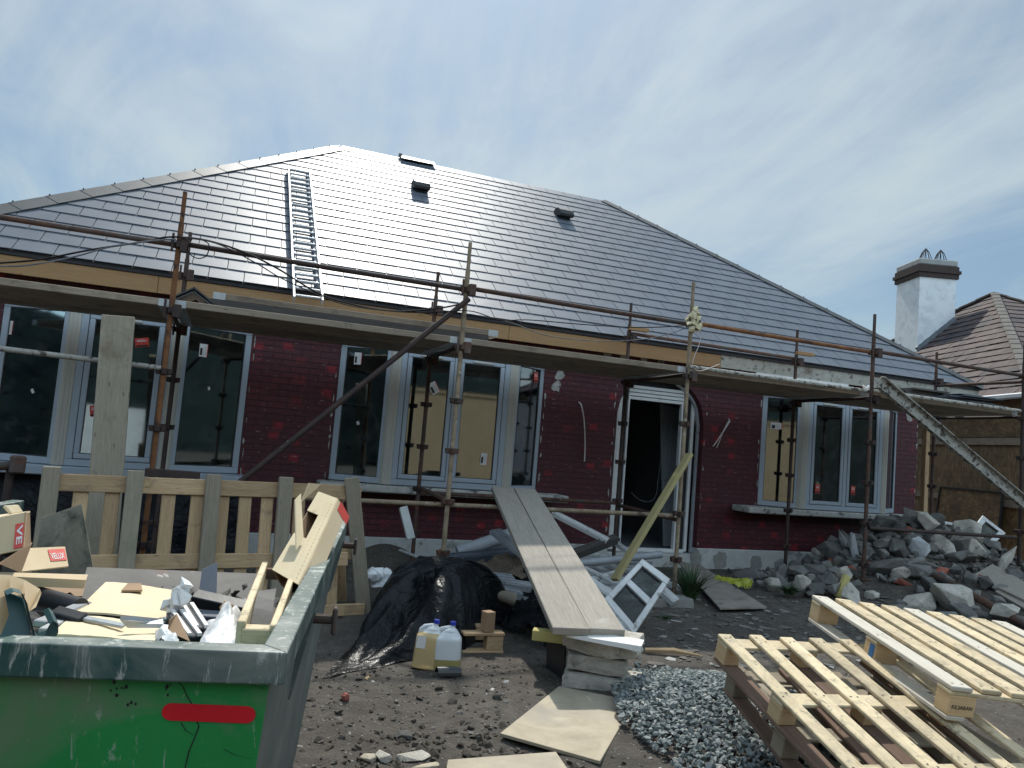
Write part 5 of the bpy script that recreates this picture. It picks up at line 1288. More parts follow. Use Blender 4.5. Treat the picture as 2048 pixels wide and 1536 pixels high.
# ------------------------------------------------------------------ loose stuff on the ground
def inskip(x, y):
    p = V((x, y, 0)) - V((.17, 1.77, 0)); return p.dot(V((.193, .981, 0))) > -.1 and p.dot(V((.193, .981, 0))) < 2.0 and p.dot(V((-.981, .193, 0))) > .02 and p.dot(V((-.981, .193, 0))) < 1.8
db = MB(); rg = random.Random(31)
SHEETS = [[PZ(x, y, .04) for x, y in s_] for s_ in (((985, 1466), (1118, 1362), (1285, 1402), (1200, 1540)), ((880, 1519), (1112, 1490), (1175, 1590), (870, 1610)), ((1340, 1110), (1430, 1222), (1544, 1218), (1416, 1128)))]
def onsheet(x, y):
    for s_ in SHEETS:
        sg = [((b.x - a.x) * (y - a.y) - (b.y - a.y) * (x - a.x)) > 0 for a, b in zip(s_, s_[1:] + s_[:1])]
        if all(sg) or not any(sg): return True
    return False
for k in range(5200):
    x = rg.uniform(-2, 10); y = rg.uniform(2.2, 9.3)
    if rg.random() < .3: x = rg.uniform(.4, 3); y = rg.uniform(2.6, 5.2)
    if rg.random() < .3: x = rg.uniform(4.6, 10); y = rg.uniform(4.6, 7.6)
    if rg.random() < .22: x = rg.gauss(9.3, 1.0); y = rg.uniform(6.9, 9.2)
    if inskip(x, y) or onsheet(x, y): continue
    s = min(.045, rg.lognormvariate(-4.75, .55))
    if x > 8 and y > 6.9: s = min(.07, s * 2.4); fl_ = rg.uniform(.3, .8) if y < 5 or rg.random() < .5 else rg.uniform(.12, .25)
    if y > 5.5: s *= 1.3
    db.hull(stone_pts((x, y, gh(x, y) + s * fl_ * .3), (s * rg.uniform(1, 1.7), s, s * fl_), 9, rg), uval=min(.999, rg.betavariate(1.6, 2)))
kind(db.build('loose_stones', 'debris'), 'stuff')
cl = MB(); rg = random.Random(32)
for k in range(1700):
    x = rg.uniform(.3, 2.6); y = rg.uniform(2.3, 5.6)
    if inskip(x, y) or onsheet(x, y) or rg.random() < sm(x, 1.0, 2.3) * .8: continue
    s = min(.04, rg.lognormvariate(-4.6, .55)); cl.hull(stone_pts((x, y, gh(x, y) + s * .05), (s, s * .9, s * .45), 12, rg, None, .2))
for k in range(800):
    x = rg.uniform(.75, 1.9); y = rg.uniform(2.3, 4.1)
    if inskip(x, y) or onsheet(x, y): continue
    s = min(.065, rg.lognormvariate(-3.95, .45)); cl.hull(stone_pts((x, y, gh(x, y) + s * .1), (s, s * .9, s * .6), 14, rg, None, .15))
kind(cl.build('soil_clods', 'clod', smooth=35), 'stuff')
fk = MB(); rg = random.Random(61)
for k in range(420):
    x, y = rg.uniform(3.2, 7.5), rg.uniform(4.6, 7.4)
    if onsheet(x, y) or (x < 3.3 and y < 5): continue
    s = rg.uniform(.02, .06); fk.hull(stone_pts((x, y, gh(x, y) + .006), (s * rg.uniform(1, 1.8), s, .005), 8, rg, Matrix.Rotation(rg.random() * 6, 3, 'Z'), .5), uval=rg.uniform(.35, .93))
kind(fk.build('slate_shards', 'debris'), 'stuff')
for k, (px, py, s, m, lab) in enumerate(((830, 1506, (.10, .075, .025), 'concrete', 'flat pale stone lying on the dirt near the bottom sheet'), (770, 1512, (.05, .05, .03), 'concrete', 'small pale stone left of the flat one near the bottom edge'), (690, 1398, (.06, .03, .03), 'redtile', 'reddish broken tile on the dirt beside the skip'), (742, 1510, (.075, .05, .02), 'ply', 'pale broken chip on the dirt at the bottom of the picture'), (808, 1470, (.055, .045, .03), 'stone', 'rounded grey stone in the dirt above the flat pale one'), (850, 1530, (.10, .03, .02), 'ply', 'pale wood chip at the bottom edge left of the sheet'), (735, 1352, (.05, .015, .012), 'pallettan', 'small sliver of wood at the tip of the black sheet'))):
    c = PZ(px, py, .02); c.z = gh(c.x, c.y) + s[2] * .5; q = MB(); q.hull(stone_pts(c, s, 14, random.Random(k + 90), Matrix.Rotation(k * .7, 3, 'Z'), .5)); tag(q.build('loose_stone' if m in ('concrete', 'stone') else 'broken_chip', m, bevel=.004), lab, 'stone' if m in ('concrete', 'stone') else 'debris')
gv = MB(); rg = random.Random(33); n_ = 0
while n_ < 6500:
    x = rg.gauss(2.95, .55); y = rg.gauss(3.95, .62)
    e = math.hypot((x - 3.0) / 1.05, (y - 3.9) / 1.15)
    if e > 1 + .15 * fbm(x * 3, y * 3, 1) or rg.random() < sm(e, .75, 1.1) * .7: continue
    P = PZ(1262, 1400, .06)
    if x < 2.25 + max(0, (y - 3.9)) * .45: continue
    s = rg.uniform(.009, .022); z = gh(x, y) + .10 * max(0, 1 - e) + rg.uniform(0, .02)
    gv.hull(stone_pts((x, y, z), (s * 1.3, s, s * .8), 8, rg, None, .45), uval=rg.random() ** .8); n_ += 1
kind(gv.build('gravel', 'gravel'), 'stuff')

# ------------------------------------------------------------------ stack of pallets, front right
fl_, ff = PZ(1437, 1268, .66), PZ(1708, 1545, .385)
v_ = (ff - fl_); fr_ = PZ(1640, 1265, .66); u_ = (fr_ - fl_); L_ = v_.length; vn = v_.normalized(); un = (u_ - vn * u_.dot(vn)).normalized(); nl_ = un.cross(vn); nl_ = nl_ if nl_.z > 0 else -nl_
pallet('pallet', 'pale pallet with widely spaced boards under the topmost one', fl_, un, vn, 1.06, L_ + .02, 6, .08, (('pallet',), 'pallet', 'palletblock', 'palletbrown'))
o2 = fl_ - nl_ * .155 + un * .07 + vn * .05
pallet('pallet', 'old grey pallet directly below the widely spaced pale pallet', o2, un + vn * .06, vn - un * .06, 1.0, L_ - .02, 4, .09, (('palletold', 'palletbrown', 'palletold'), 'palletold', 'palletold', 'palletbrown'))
o3 = PZ(1480, 1335, .38) + V((.04, 0, 0)); d3 = V((vn.x, vn.y, -.12)).normalized()
pallet('pallet', 'grey weathered pallet at the bottom of the stack beside the gravel', V((o3.x, o3.y, .33)), V((un.x, un.y, 0)), d3, 1.0, L_ - .05, 4, .09, (('palletold',), 'palletold', 'palletold', 'palletold'))
A1, B1_ = PZ(1625, 1190, .80), PZ(1905, 1372, .636)
v2 = (B1_ - A1).normalized(); zz_ = min((abs((PZ(2030, 1247, z / 200) - A1).normalized().dot(v2)), z / 200) for z in range(60, 240))[1]; C1 = PZ(2030, 1247, zz_); u2 = C1 - A1; u2 = (u2 - v2 * u2.dot(v2)).normalized()
t, (O_, uu, vv, nn3), bl = pallet('pallet', 'topmost pallet with closely spaced pale boards and a lettered corner block', A1, u2, v2, 1.40, (B1_ - A1).length, 9, .108, (('palletwhite', 'pallet', 'pallet', 'pallet', 'palletwhite', 'pallet', 'pallet', 'pallet'), 'pallet', 'palletblock', 'palletwhite'), .022, (.145, .10, .10), letter=('k', (0, 2)))
ob, ub, vb = bl
Lp = (B1_ - A1).length
lettering(ob, 'KILSARAN', O_ + uu * (ub + .016) + vv * (Lp + .0022) + nn3 * -.108, uu, nn3, .108, .020, 'ink', bold=.012)
q = MB(); p = O_ + vv * (Lp / 2 - .052) + uu * -.0005
q.face([p + vv * -.001 + uu * .045 + nn3 * -.046, p + vv * -.001 + uu * .075 + nn3 * -.046, p + vv * -.001 + uu * .065 + nn3 * -.143, p + vv * -.001 + uu * .030 + nn3 * -.143])
q.face([p + vv * .055 + nn3 * -.05, p + vv * .10 + nn3 * -.05, p + vv * .09 + nn3 * -.14, p + vv * .05 + nn3 * -.14]); q.build('paint_mark', 'bluepaint', t)
# ------------------------------------------------------------------ the skip
HZ = 1.10
R0 = PZ(575, 1305, HZ); R1 = PZ(695, 1042, HZ); ax = (R1 - R0).normalized(); SLn = (R1 - R0).length; Rn = PZ(0, 1268, HZ); bx_ = V((-ax.y, ax.x, 0)); SWd = 1.72
skip = thing('skip', 'green metal builders skip with a worn rim, heaped with rubbish', 'skip', (R0.x, R0.y, 0))
def SP(a, b, z): return R0 + ax * a + bx_ * b + V((0, 0, z - HZ))
# body shell: ends slope in, sides slope in a little
top = lambda o: [SP(o, o, HZ - .07), SP(o, SWd - o, HZ - .07), SP(SLn - o, SWd - o, HZ - .07), SP(SLn - o, o, HZ - .07)]
bot = lambda o: [SP(.16 + o, .10 + o, .12), SP(.16 + o, SWd - .10 - o, .12), SP(SLn - .72 - o, SWd - .10 - o, .12), SP(SLn - .72 - o, .10 + o, .12)]
Tp, Bt, Ti, Bi = top(.035), bot(0), top(.045), bot(.01)
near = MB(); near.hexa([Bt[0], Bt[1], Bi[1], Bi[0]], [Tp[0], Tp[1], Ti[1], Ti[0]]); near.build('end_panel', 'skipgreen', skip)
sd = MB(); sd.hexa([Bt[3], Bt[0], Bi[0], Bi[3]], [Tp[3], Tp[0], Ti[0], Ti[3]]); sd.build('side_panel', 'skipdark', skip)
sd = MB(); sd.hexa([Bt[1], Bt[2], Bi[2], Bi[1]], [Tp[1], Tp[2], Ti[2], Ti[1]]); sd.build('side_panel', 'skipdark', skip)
fz = .72; ff_ = (fz - .12) / (HZ - .07 - .12)
fa, fb = Bt[3].lerp(Tp[3], ff_), Bt[2].lerp(Tp[2], ff_)
fe = MB(); fe.hexa([Bt[2], Bt[3], Bt[3] - ax * .012, Bt[2] - ax * .012], [fb, fa, fa - ax * .012, fb - ax * .012]); fe.build('end_panel', 'rustplate', skip)
fl2 = MB(); fl2.prism([p + V((0, 0, .002)) for p in Bt], (0, 0, .01)); fl2.build('floor', 'skipdark', skip)
rm = MB(); rw, rh = .060, .072
def rim(a0, b0, a1, b1, a2, b2, a3, b3):
    rm.hexa([SP(a0, b0, HZ - rh), SP(a1, b1, HZ - rh), SP(a2, b2, HZ - rh), SP(a3, b3, HZ - rh)], [SP(a0, b0, HZ), SP(a1, b1, HZ), SP(a2, b2, HZ), SP(a3, b3, HZ)])
rim(0, 0, 0, SWd, rw, SWd - rw, rw, rw); rim(0, 0, rw, rw, SLn, rw, SLn, 0); rim(0, SWd, SLn, SWd, SLn, SWd - rw, rw, SWd - rw)
rm.build('rim', 'skiprim', skip, bevel=.004, seg=2)
for a_ in (.80, SLn - .14):
    q = MB(); c = SP(a_, -.0, HZ - .12); q.tube(SP(a_, .04, HZ - .115), SP(a_, -.055, HZ - .115), .017, 10); q.box(SP(a_, -.06, HZ - .118), (.016, .045, .085), math.atan2(ax.y, ax.x) + PI / 2); q.build('lifting_lug', 'rust', skip, bevel=.008)
    q = MB(); q.hexa([SP(a_ - .07, .075, .75), SP(a_ + .07, .075, .75), SP(a_ + .07, .05, .75), SP(a_ - .07, .05, .75)], [SP(a_ - .05, .035, HZ - .085), SP(a_ + .05, .035, HZ - .085), SP(a_ + .05, .0, HZ - .085), SP(a_ - .05, .0, HZ - .085)]); q.build('stiffener', 'skipdark', skip)
# red strip on the near end panel
n0 = (Tp[1] - Tp[0]).cross(Bt[0] - Tp[0]).normalized(); n0 = n0 if n0.y < 0 else -n0
def onend(px, py, o=.003): return PP(px, py, Tp[0] + n0 * o, n0)
a, b = onend(342, 1424), onend(493, 1430); e = (b - a).normalized(); u_ = n0.cross(e); u_ = u_ if u_.z > 0 else -u_; hh = .0195
pts = [b + (e * math.cos(t) + u_ * math.sin(t)) * hh for t in (PI / 2 - PI * k / 8 for k in range(9))] + [a + (-e * math.cos(t) - u_ * math.sin(t)) * hh for t in (PI / 2 - PI * k / 8 for k in range(9))]
q = MB(); q.prism(pts, -n0 * .002); q.build('red_strip', 'redstrip', skip)
rg = random.Random(3)
for px, py, w_, h_ in ((227, 1385, .012, .05), (336, 1386, .005, .02), (262, 1408, .01, .01), (240, 1372, .02, .012)):
    p = onend(px, py, .001)
    for k in range(4):
        q = MB(); c = p + e * rg.uniform(-w_, w_) + u_ * rg.uniform(-h_, h_); rr = rg.uniform(.002, .006)
        q.face([c + (e * math.cos(t) * .7 + u_ * math.sin(t)) * rr * rg.uniform(.7, 1.2) for t in (2 * PI * j / 8 for j in range(8))])
        q.build('rust_spot', 'blackmatt', skip)
def crack(pp):
    q = MB(); P_ = [onend(x, y, .0012) for x, y in pp]
    for a, b in zip(P_, P_[1:]): w_ = u_.cross(n0) * .0016; q.face([a - w_, a + w_, b + w_ * .8, b - w_ * .8])
    q.build('scratch', 'blackmatt', skip)
crack(((350, 1356), (366, 1374), (374, 1392), (386, 1412), (392, 1440), (398, 1452), (390, 1474), (378, 1502), (370, 1536)))
crack(((484, 1362), (510, 1372), (530, 1378))); crack(((447, 1498), (470, 1510), (508, 1518))); crack(((362, 1446), (372, 1462), (388, 1470)))

# rubbish filling the skip below the loose pieces
fil = MB(); nu, nv = 46, 34
for i in range(nu + 1):
    for j in range(nv + 1):
        a_ = .15 + (SLn - .50) * i / nu; b_ = .11 + (SWd - .22) * j / nv
        z = .80 - .10 * i / nu + .07 * fbm(a_ * 4, b_ * 4, 2, 4) + .04 * abs(fbm(a_ * 11, b_ * 11, 5, 3)); fil.v.append(SP(a_, b_, z))
for i in range(nu):
    for j in range(nv):
        a = i * (nv + 1) + j; f = [a, a + nv + 1, a + nv + 2, a + 1]; fil.f.append(f[::-1]); fil.mi.append(0); fil.uv += [(fil.v[k].x, fil.v[k].y) for k in f]
kind(fil.build('mixed_rubbish', 'blackmatt'), 'stuff')
fs = MB(); rg = random.Random(41)
for k in range(130):
    fs.hull(stone_pts(SP(rg.uniform(.1, SLn - .5), rg.uniform(.1, 1.4), .80 + rg.uniform(0, .05)), (rg.uniform(.02, .08), .025, .015), 8, rg), uval=rg.random() * .8)
kind(fs.build('small_rubbish', 'debris'), 'stuff')

def card(lab, px, mat='cardlight', th=.006, name='cardboard_sheet', cat='cardboard', wav=.0):
    """px = list of (x, y, z)"""
    c = [PZ(x, y, z) for x, y, z in px]; q = MB()
    if wav:
        nu, nv = 14, 8; n = (c[1] - c[0]).cross(c[3] - c[0]).normalized(); n = n if n.z > 0 else -n
        rs = [[bil(c, i / nu, j / nv) + n * (wav * math.sin(i / nu * 3.0 + 1) + .35 * wav * fbm(i * .35, j * .35, px[0][0])) for j in range(nv + 1)] for i in range(nu + 1)]
        for o in (0, -th):
            for i in range(nu):
                for j in range(nv):
                    f = [rs[i][j], rs[i + 1][j], rs[i + 1][j + 1], rs[i][j + 1]]; q.face([p + n * o for p in (f if o == 0 else f[::-1])])
        edge = [rs[i][0] for i in range(nu + 1)] + [rs[nu][j] for j in range(1, nv + 1)] + [rs[i][nv] for i in range(nu - 1, -1, -1)] + [rs[0][j] for j in range(nv - 1, 0, -1)]
        for a, b in zip(edge, edge[1:] + edge[:1]): q.face([a, b, b - n * th, a - n * th])
    else: q.slab(c, th)
    return tag(q.build(name, mat), lab, cat)
card('large pale cardboard sheet lying flat in the middle of the skip', ((150, 1228, .955), (332, 1236, .955), (351, 1178, .92), (211, 1167, .92)), wav=.008)
card('second pale cardboard sheet lying against the near rim of the skip', ((100, 1272, 1.0), (309, 1280, .99), (326, 1246, .965), (146, 1233, .965)), wav=.006)
q = MB(); q.slab([PZ(243, 1180, .95), PZ(285, 1180, .95), PZ(282, 1166, .93), PZ(256, 1166, .93)], .006); tag(q.build('cardboard_flap', 'carddark'), 'small torn flap at the back of the large cardboard sheet', 'cardboard')
# far plate and leaning mottled plate
P4 = lambda pts: [PY(x, y, Y) for x, y, Y in pts]
q = MB(); c = P4(((60, 1172, 4.15), (194, 1182, 3.95), (163, 1008, 4.05), (84, 1036, 4.25))); q.hexa([p + V((0, .012, 0)) for p in c], c); tag(q.build('mottled_board', 'mossplate'), 'mottled grey brown board leaning at the left back of the skip', 'board')
q = MB(); c = P4(((150, 1218, 3.45), (502, 1206, 3.75), (516, 1148, 4.02), (174, 1135, 3.8))); q.hexa([p + V((0, .012, 0)) for p in c], c); tag(q.build('stained_plate', 'rustplate'), 'dark stained flat plate across the far end of the skip', 'sheet')
# branded cartons, left
def carton(lab, q8, mat='card'):
    t = thing('cardboard_box', lab, 'cardboard box', q8[0]); return t
def panel(t, c, mat, nm='panel', th=.005):
    q = MB(); n = (c[1] - c[0]).cross(c[3] - c[0]).normalized(); q.hexa([p - n * th for p in c], c); return q.build(nm, mat, t)
t = thing('cardboard_box', 'brown carton with a red upright label at the far left of the skip', 'cardboard box', PY(20, 1100, 2.95))
c1 = P4(((-60, 1120, 2.95), (47, 1098, 2.95), (53, 1024, 3.05), (-60, 1046, 3.05))); panel(t, c1, 'card')
panel(t, P4(((47, 1098, 2.95), (62, 1090, 3.35), (60, 1022, 3.4), (53, 1024, 3.05))), 'carddark')
panel(t, P4(((-60, 1046, 3.05), (53, 1024, 3.05), (60, 1022, 3.4), (-40, 1034, 3.4))), 'cardlight')
def fr_of(c):
    n = (c[1] - c[0]).cross(c[3] - c[0]).normalized()
    if (EYE - c[0]).dot(n) < 0: n = -n
    return n
n = fr_of(c1); lb = [PP(x, y, c1[0] + n * .003, n) for x, y in ((27, 1098), (45, 1094), (49, 1045), (31, 1048))]
pn = panel(t, [p for p in lb], 'stickred', 'printed_label', .001)
up_ = (lb[3] - lb[0]).normalized(); rt2 = (lb[1] - lb[0]).normalized()
L_ = (lb[3] - lb[0]).length
lettering(pn, 'VE', lb[3] + rt2 * .006 - up_ * .008 + n * .0012, -up_, rt2, L_ * .78, (lb[1] - lb[0]).length * .66, 'sticker', bold=.02)
q = MB(); c = P4(((25, 1028, 3.1), (48, 1024, 3.15), (38, 1008, 3.15), (8, 1010, 3.1)))
tag(MB().slab(c, .012).build('cardboard_scrap', 'cardlight', bevel=.004), 'curled pale cardboard scrap on the brown carton at the far left', 'cardboard')
t = thing('cardboard_box', 'opened carton flap with a red printed label at the left of the skip', 'cardboard box', PY(80, 1140, 2.7))
c1 = P4(((40, 1143, 2.55), (137, 1132, 2.75), (130, 1093, 2.85), (60, 1096, 2.7))); panel(t, c1, 'card'); n = fr_of(c1)
panel(t, P4(((0, 1126, 2.5), (42, 1143, 2.55), (64, 1084, 2.62), (-5, 1128, 2.5))), 'carddark')
lb = [PP(x, y, c1[0] + n * .002, n) for x, y in ((102, 1122), (134, 1120), (129, 1097), (96, 1099))]
pn = panel(t, lb, 'stickred', 'printed_label', .001); rt2 = (lb[1] - lb[0]).normalized(); up_ = (lb[3] - lb[0]).normalized()
lettering(pn, 'VELUX', lb[0] + rt2 * .004 + up_ * .008 + n * .0012, rt2, up_, (lb[1] - lb[0]).length * .84, (lb[3] - lb[0]).length * .52, 'sticker', bold=.015)
card('long narrow brown cardboard strip under the opened carton', ((-40, 1150, 1.04), (172, 1160, 1.0), (176, 1149, 1.0), (-40, 1143, 1.04)), 'card', .03)
card('brown cardboard panel below the narrow strip at the left of the skip', ((50, 1195, .90), (165, 1192, .88), (172, 1165, .90), (40, 1160, .93)), 'carddark', .006)
t = thing('cardboard_box', 'torn brown carton lid bulging over the left part of the skip', 'cardboard box', PY(40, 1200, 2.5))
q = MB(); top_ = [(-20, 1148), (20, 1150), (50, 1160), (80, 1178), (83, 1186)]; bo_ = [(-20, 1290), (20, 1275), (48, 1240), (60, 1222), (72, 1214)]
for (a, b), (c, d) in zip(zip(top_, bo_), zip(top_[1:], bo_[1:])): q.face([PY(*b, 2.25), PY(*d, 2.32), PY(*c, 2.45), PY(*a, 2.4)]); q.face([PY(*a, 2.41), PY(*c, 2.46), PY(*d, 2.34), PY(*b, 2.27)])
q.build('lid', 'card', t)
# teal rubber sheet and strips
q = MB(); P_ = [(8, 1182), (22, 1176), (38, 1180), (48, 1200), (54, 1228), (60, 1256), (72, 1268), (92, 1262), (104, 1240), (104, 1222), (96, 1216), (86, 1222)]
rs_ = [(PY(x, y, 2.02), PY(x - 2 + (8 if k < 5 else 14), y + (8 if k < 5 else 26), 1.98 - .0 * k)) for k, (x, y) in enumerate(P_)]
for (a, b), (c, d) in zip(rs_, rs_[1:]): q.face([a, c, d, b]); q.face([a + V((0, .004, 0)), b + V((0, .004, 0)), d + V((0, .004, 0)), c + V((0, .004, 0))])
bdy = [PY(8, 1182, 2.03), PY(46, 1196, 2.03), PY(60, 1262, 2.0), PY(60, 1300, 1.98), PY(-10, 1300, 1.98), PY(18, 1230, 2.0)]; q.prism(bdy, (0, .004, 0))
tag(q.build('rubber_sheet', 'teal', smooth=50), 'curled dark teal rubber sheet in the near left corner of the skip', 'rubber sheet')
def st(lab, a, b, wd, th, mat, nm, cat, up=(0, -.5, 1)):
    q = MB(); q.beam(PZ(*a), PZ(*b), wd, th, up); return tag(q.build(nm, mat, bevel=.003), lab, cat)
st('silver grey strip running out from under the teal rubber sheet', (78, 1248, .98), (172, 1208, .95), .035, .02, 'alu', 'metal_strip', 'metal strip')
st('second silver strip beneath the black bar at the left of the skip', (88, 1262, .99), (150, 1228, .96), .03, .015, 'galv', 'metal_strip', 'metal strip')
q = MB(); q.path([PZ(75, 1192, .95), PZ(160, 1216, .95)], .032, 12); tag(q.build('black_pipe', 'black', smooth=40), 'black round pipe between the teal rubber and the cardboard', 'pipe')
st('small black flat bar across the left edge of the cardboard', (110, 1222, 1.0), (168, 1238, .99), .035, .02, 'black', 'black_bar', 'bar')
card('black triangular sheet behind the black pipe', ((95, 1200, .93), (165, 1205, .90), (140, 1184, .95), (118, 1194, .94)), 'black', .004, 'black_sheet', 'sheet')
st('long grey folded metal strip lying over both cardboard sheets', (166, 1236, .99), (248, 1252, 1.0), .020, .010, 'galv', 'folded_strip', 'metal strip')
q = MB(); c = [PZ(240, 1240, 1.03), PZ(255, 1256, 1.0), PZ(326, 1256, .99), PZ(324, 1246, 1.0), PZ(262, 1240, 1.02)]; q.prism(c, (0, 0, .012)); tag(q.build('metal_flashing', 'alu'), 'bent silver flashing piece lying on the near cardboard sheet', 'metal strip')
q = MB(); rg = random.Random(4); c = PZ(350, 1205, 1.0)
for k in range(12): q.hull(stone_pts(c + V((rg.gauss(0, .018), rg.gauss(0, .02), rg.gauss(0, .028))), (.03, .022, .026), 8, rg))
tag(q.build('crumpled_paper', 'bag'), 'small crumpled white paper at the right of the cardboard sheet', 'paper')
for k, (a, b, lab) in enumerate((((372, 1212, .97), (402, 1252, .97), 'black foam board leaning nearest the white plastic'), ((352, 1226, .97), (388, 1268, .97), 'black foam board with white edges in front of the other one'))):
    p, q_ = PZ(*a), PZ(*b); q = MB(); q.beam(p - V((0, 0, .05)), q_ - V((0, 0, .06)), .06, .11); t = thing('foam_board', lab, 'board', p); q.build('core', 'black', t, bevel=.004)
    for s_ in (-.012, .016):
        q = MB(); q.beam(p + V((s_, 0, .008)), q_ + V((s_, 0, -.002)), .012, .010); q.build('white_edge', 'sticker', t)
card('brown cardboard corner standing by the black foam boards', ((335, 1262, .99), (378, 1282, .97), (352, 1228, 1.02), (338, 1240, 1.02)), 'carddark', .005, 'cardboard_piece')
def cloth(lab, px, z0, amp, mat, nm, cat, seed):
    c = [PZ(x, y, z) for x, y, z in px]; q = MB(); nu, nv = 20, 14
    for i in range(nu + 1):
        for j in range(nv + 1):
            p = bil(c, i / nu, j / nv); e_ = min(i, nu - i, j * 1.4, (nv - j) * 1.4) / 8; h = amp * min(1, e_) * (.7 + 1.1 * abs(fbm(p.x * 9, p.y * 9, seed, 3))) + .02 * fbm(p.x * 22, p.y * 22, seed, 2)
            q.v.append(p + V((.02 * fbm(p.x * 12, p.y * 12, seed + 2), 0, h)))
    for i in range(nu):
        for j in range(nv):
            a = i * (nv + 1) + j; f = [a, a + nv + 1, a + nv + 2, a + 1]; q.f.append(f); q.mi.append(0); q.uv += [(q.v[k].x, q.v[k].y) for k in f]
    return tag(q.build(nm, mat, smooth=70), lab, cat)
cloth('white plastic sheet bunched up at the near rim of the skip', ((402, 1290, .98), (486, 1296, .98), (486, 1238, .93), (418, 1246, .93)), 0, .07, 'bag', 'plastic_sheet', 'plastic sheet', 3)
cloth('small white plastic scrap at the near rim beside the cardboard', ((312, 1278, .99), (352, 1286, .99), (346, 1262, .97), (316, 1262, .97)), 0, .03, 'bag', 'plastic_scrap', 'plastic sheet', 8)
q = MB(); c = P4(((392, 1222, 3.2), (432, 1222, 3.2), (435, 1125, 3.35), (404, 1140, 3.35))); q.hexa([p + V((0, .01, 0)) for p in c], c); tag(q.build('slate_grey_board', 'bluegrey'), 'blue grey board standing up at the back of the skip', 'board')
st('black toothed rail lying across the back of the skip', (388, 1196, .93), (505, 1222, .90), .05, .05, 'black', 'black_rail', 'rail')
st('pale wooden stub sticking out behind the white plastic', (452, 1212, 1.0), (474, 1246, .92), .035, .03, 'pallettan', 'wood_stub', 'wood scrap')
st('dark bar low at the back beside the blue grey board', (400, 1232, .88), (470, 1236, .88), .04, .03, 'bluegrey', 'dark_bar', 'bar')
# timber crate
cr = thing('timber_crate', 'open pale timber crate frame leaning in the right of the skip', 'crate', PZ(520, 1280, 1.0))
na, nb2, fa2, fb2 = PZ(480, 1272, 1.06), PZ(545, 1274, 1.06), PY(528, 1143, 3.15), PY(590, 1146, 3.15)
ra = PZ(549, 1258, 1.08)
q = MB(); q.beam(na, fa2, .022, .075); q.build('side_rail', 'pallet', cr, bevel=.003)
q = MB(); q.beam(nb2, fb2, .020, .06); q.build('side_rail', 'pallet', cr, bevel=.003)
for f, m in ((.02, 'pallet'), (.96, 'palletbrown')):
    a, b = na.lerp(fa2, f), nb2.lerp(fb2, f); q = MB(); q.beam(a + (b - a) * .05, b - (b - a) * .05, .05 if f < .5 else .03, .04); q.build('cross_rail', m, cr, bevel=.003)
q = MB(); a, b = na.lerp(fa2, .1), na.lerp(fa2, .7); c_, d_ = nb2.lerp(fb2, .7), nb2.lerp(fb2, .1); dz_ = V((0, 0, -.07)); q.slab([a + dz_, d_ + dz_, c_ + dz_, b + dz_], .008); q.build('base', 'boarddark', cr)
q = MB(); a, b = na.lerp(fa2, .12), nb2.lerp(fb2, .45); P_ = []
for k in range(7): t_ = k / 6; P_.append((na.lerp(fa2, .14 + .3 * t_) + (nb2 - na) * (.15 + .1 * t_) + V((0, 0, -.05 + .10 * math.sin(t_ * 2.4))), na.lerp(fa2, .14 + .3 * t_) + (nb2 - na) * (.85) + V((0, 0, -.05 + .10 * math.sin(t_ * 2.0)))))
for (a, b), (c, d) in zip(P_, P_[1:]): q.face([a, b, d, c])
tag(q.build('grey_plastic', 'rustplate', smooth=60), 'crumpled grey plastic inside the timber crate', 'plastic sheet')
# tall carton over the right rim
tb = thing('cardboard_box', 'tall pale carton with torn flaps leaning over the right rim of the skip', 'cardboard box', PZ(570, 1165, 1.05))
bl, br = PZ(545, 1140, 1.06), PZ(597, 1170, 1.06)
# keep a constant section: axis from the bottom to the top of the right long edge
tr = PY(675, 998, br.y + .62); axv = tr - br; wv = (bl - br)
tl = PP(637, 984, br, axv.cross(wv).normalized())
nrm_ = axv.cross(wv).normalized(); nrm_ = nrm_ if nrm_.z > 0 else -nrm_
dp_ = -nrm_ * .075
F = lambda s, w_: br + axv * s + wv.normalized() * w_
Wd = wv.length; Wt = (tl - tr).length
Q = lambda s, f: br + axv * s + (wv * (1 - s) + (tl - tr) * s) * f
def pan(c, mat='cardlight', nm='panel'):
    n = (c[1] - c[0]).cross(c[3] - c[0]).normalized(); q = MB(); q.hexa([p - n * .0025 for p in c], [p + n * .0025 for p in c]); return q.build(nm, mat, tb)
pan([Q(0, .0), Q(0, 1), Q(.42, 1), Q(.42, 0)]); pan([Q(.42, 0), Q(.42, .45), Q(.72, .45), Q(.72, 0)]); pan([Q(.72, 0), Q(.72, 1), Q(1, 1), Q(1, 0)])
pan([Q(0, 0) + dp_, Q(0, 0) - nrm_ * .002, Q(1, 0) - nrm_ * .002, Q(1, 0) + dp_], 'card')
pan([Q(.0, 1) + dp_, Q(0, 0) + dp_, Q(1, 0) + dp_, Q(1, 1) + dp_], 'carddark')
pan([Q(.0, 1) - nrm_ * .003, Q(0, 1) + dp_, Q(1, 1) + dp_, Q(1, 1) - nrm_ * .003], 'carddark')
pan([Q(1.002, 0), Q(1.002, 0) + dp_, Q(1.002, 1) + dp_, Q(1.002, 1)], 'card')
c = [PY(592, 1100, br.y + .25), PY(606, 1076, br.y + .35), PY(601, 988, br.y + .55), PY(590, 1000, br.y + .45)]; pan(c, 'cardlight', 'flap')
c = [PY(603, 1003, br.y + .6), PY(620, 988, br.y + .68), PY(642, 968, br.y + .72), PY(618, 966, br.y + .66)]; pan(c, 'card', 'flap')
rn = fr_of([Q(0, 0) + dp_, Q(0, 0), Q(1, 0), Q(1, 0) + dp_])
pr_ = MB()
